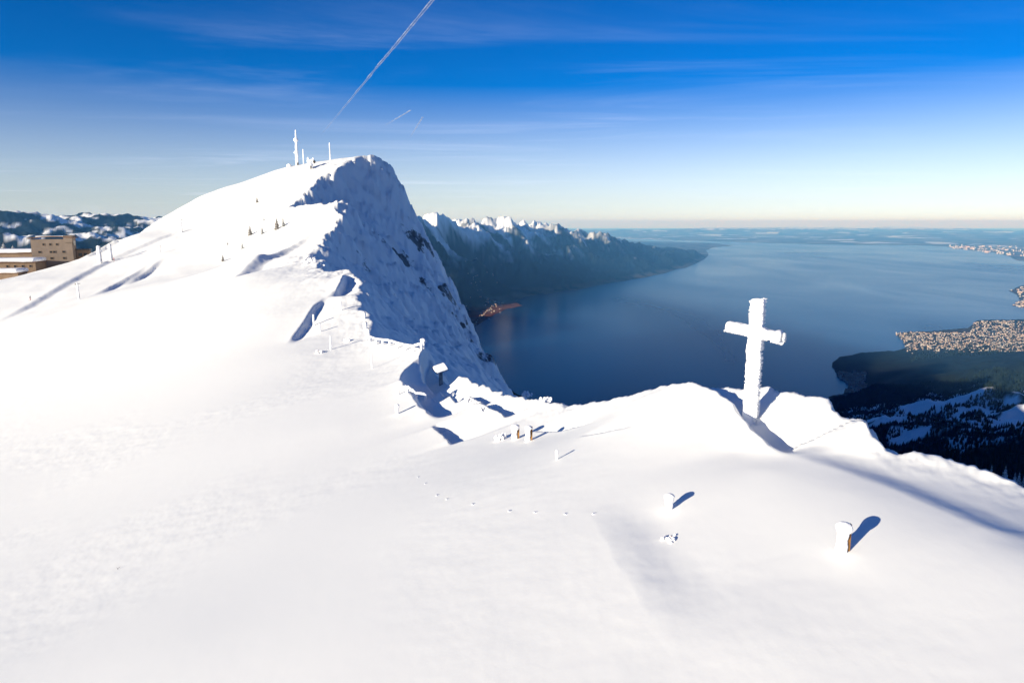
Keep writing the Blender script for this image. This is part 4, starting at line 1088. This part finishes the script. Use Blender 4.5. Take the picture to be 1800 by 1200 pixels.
def s_vil(rnd):
    while True:
        px, py = rnd.uniform(806, 888), rnd.uniform(509, 537)
        if math.hypot((px - 845) / 40, (py - 524) / 13) < 1: return px, py
settle(90, 0, s_vil, 'small house of the village on the delta below the cliff silhouette', 'houses of the delta village', 1.1, None, 5, 'village_house')
def s_head(rnd): return rnd.uniform(1773, 1825), rnd.uniform(503, 541)
settle(70, 0, s_head, 'tiny house on the far headland at the right edge', 'houses of the far headland', 2.0, None, 6, 'headland_house')
def s_far(rnd):
    px = rnd.uniform(1670, 1830); return px, rnd.uniform(432, 440 + 0.10 * (px - 1690))
settle(0, 160, s_far, None, None, 4.0, 'far city speckling the hazy north shore', 7)
def s_dark(rnd):
    px = rnd.uniform(1470, 1520); return px, rnd.uniform(655, 690)
settle(0, 260, s_dark, None, None, 1.2, 'houses in shade along the near lake bay below the cliff', 8)

# ------------------------------------------------------------------ contrails, ten kilometres up
M_TRAIL = bpy.data.materials.new('contrail_ice'); M_TRAIL.use_nodes = True
nt, nl = M_TRAIL.node_tree.nodes, M_TRAIL.node_tree.links
nt.clear()
oo = nt.new('ShaderNodeOutputMaterial'); mxs = nt.new('ShaderNodeMixShader'); tr = nt.new('ShaderNodeBsdfTransparent'); df = nt.new('ShaderNodeBsdfDiffuse'); tl = nt.new('ShaderNodeBsdfTranslucent'); ms2 = nt.new('ShaderNodeMixShader')
df.inputs['Color'].default_value = (0.9, 0.9, 0.9, 1); tl.inputs['Color'].default_value = (0.9, 0.9, 0.9, 1); ms2.inputs[0].default_value = 0.5
tc = nt.new('ShaderNodeTexCoord'); nn = nt.new('ShaderNodeTexNoise'); nn.inputs['Scale'].default_value = 0.0016; nn.inputs['Detail'].default_value = 6
nl.new(tc.outputs['Object'], nn.inputs['Vector'])
lw = nt.new('ShaderNodeLayerWeight'); lw.inputs['Blend'].default_value = 0.5
mr = nt.new('ShaderNodeMapRange'); mr.inputs['From Min'].default_value = 0.3; mr.inputs['From Max'].default_value = 0.7; mr.inputs['To Min'].default_value = 0.10; mr.inputs['To Max'].default_value = 0.36
nl.new(nn.outputs['Fac'], mr.inputs['Value'])
at_a = nt.new('ShaderNodeAttribute'); at_a.attribute_name = 'dens'
mm = nt.new('ShaderNodeMath'); mm.operation = 'MULTIPLY'; nl.new(mr.outputs[0], mm.inputs[0]); nl.new(at_a.outputs['Fac'], mm.inputs[1])
nl.new(mm.outputs[0], mxs.inputs[0]); nl.new(tr.outputs[0], mxs.inputs[1]); nl.new(df.outputs[0], ms2.inputs[1]); nl.new(tl.outputs[0], ms2.inputs[2]); nl.new(ms2.outputs[0], mxs.inputs[2]); nl.new(mxs.outputs[0], oo.inputs['Surface'])
def contrail(a, b_, alt, w0, w1, dens, label, seed):
    p0, p1 = Vector(at_z(*a, alt)), Vector(at_z(*b_, alt))
    n, m = 160, 12; ax = (p1 - p0); L = ax.length; ax.normalize(); sx = ax.cross(Vector((0, 0, 1))).normalized()
    co, de = [], []
    for i in range(n):
        t = i / (n - 1); w = (w0 + (w1 - w0) * t) * (0.75 + 0.35 * perlin(np.array([t * 23.0]), np.array([seed * 1.0]))[0] + 0.2 * perlin(np.array([t * 90.0]), np.array([seed * 1.0]))[0])
        w *= min(1, t * 12 + 0.1); c = p0 + ax * (L * t) + sx * float(w * 0.5 * perlin(np.array([t * 8.0]), np.array([seed + 4.0]))[0])
        for k in range(m):
            an_ = 2 * math.pi * k / m; co.append(c + sx * (math.cos(an_) * w) + Vector((0, 0, math.sin(an_) * w * 0.5))); de.append(dens * min(1.0, 0.15 + t * 1.4))
    idx = np.arange(n * m).reshape(n, m); idx = np.c_[idx, idx[:, :1]]
    f = np.stack([idx[:-1, :-1], idx[:-1, 1:], idx[1:, 1:], idx[1:, :-1]], -1).reshape(-1, 4)
    o = raw_mesh('contrail', np.array([tuple(q) for q in co]), f, M_TRAIL, {'dens': np.array(de)})
    return tag(o, label, 'contrail', 'contrails')
contrail((563, 239), (790, -35), 8500, 75, 95, 1.0, 'long diagonal contrail climbing over the summit', 1)
contrail((676, 221), (722, 194), 8200, 60, 70, 1.3, 'short faint contrail slanting low right of the long one', 2)
contrail((720, 243), (743, 206), 8000, 55, 75, 1.3, 'short steep contrail, rightmost of the three', 3)

# ------------------------------------------------------------------ small marks in the snow
rnd = random.Random(4)
tr_pts = [(742, 836), (752, 848), (762, 862), (775, 868), (790, 876), (812, 884), (850, 892), (900, 895), (950, 896), (1000, 899), (1050, 900), (1100, 902), (1140, 900)]
vs, fs = [], []
P = [hit(*q, 15, 60) for q in tr_pts]
for (a, b_) in zip(P[:-1], P[1:]):
    L = math.dist(a[:2], b_[:2]); n = max(1, int(L / 0.75))
    for i in range(n):
        t = i / n; sd = 0.12 * (1 if i % 2 else -1); dx, dy = (b_[0] - a[0]) / L, (b_[1] - a[1]) / L
        x, y = a[0] + (b_[0] - a[0]) * t - dy * sd + rnd.uniform(-.05, .05), a[1] + (b_[1] - a[1]) * t + dx * sd + rnd.uniform(-.05, .05)
        if rnd.random() < 0.35: continue
        z = gz(x, y); m_ = 8; k0 = len(vs)
        for ring_, (rr_, zz) in enumerate(((0.10, -0.02), (0.07, 0.008), (0.04, 0.0))):
            for k in range(m_):
                an_ = 6.283 * k / m_; q = rr_ * rnd.uniform(0.8, 1.2); vs.append((x + dx * 1.4 * q * math.cos(an_) - dy * q * math.sin(an_), y + dy * 1.4 * q * math.cos(an_) + dx * q * math.sin(an_), z + zz * rnd.uniform(0.6, 1.2)))
        vs.append((x, y, z - 0.01)); c = len(vs) - 1
        for r_ in range(2):
            for k in range(m_): fs.append((k0 + r_ * m_ + k, k0 + r_ * m_ + (k + 1) % m_, k0 + (r_ + 1) * m_ + (k + 1) % m_, k0 + (r_ + 1) * m_ + k))
        for k in range(m_): fs.append((k0 + 2 * m_ + k, k0 + 2 * m_ + (k + 1) % m_, c))
o = mesh_obj('footprints', vs, fs, M_ROOFSNOW, None, True)
tag(o, 'faint trail of footprints curving across the middle of the snow slope', 'footprints', None, 'stuff')
p = hit(205, 1001, 10, 60)
tw_ = MB().tube([(0, 0, -0.1), (0.04, 0.05, 0.06), (0.12, 0.12, 0.10)], [0.012, 0.01, 0.005], 5).tube([(0.03, 0.04, 0.04), (-0.03, 0.06, 0.09)], [0.008, 0.004], 5).build('twig', M_BARK)
tw_.location = p; tag(tw_, 'tiny dark twig poking out of the lower left snow', 'twig')
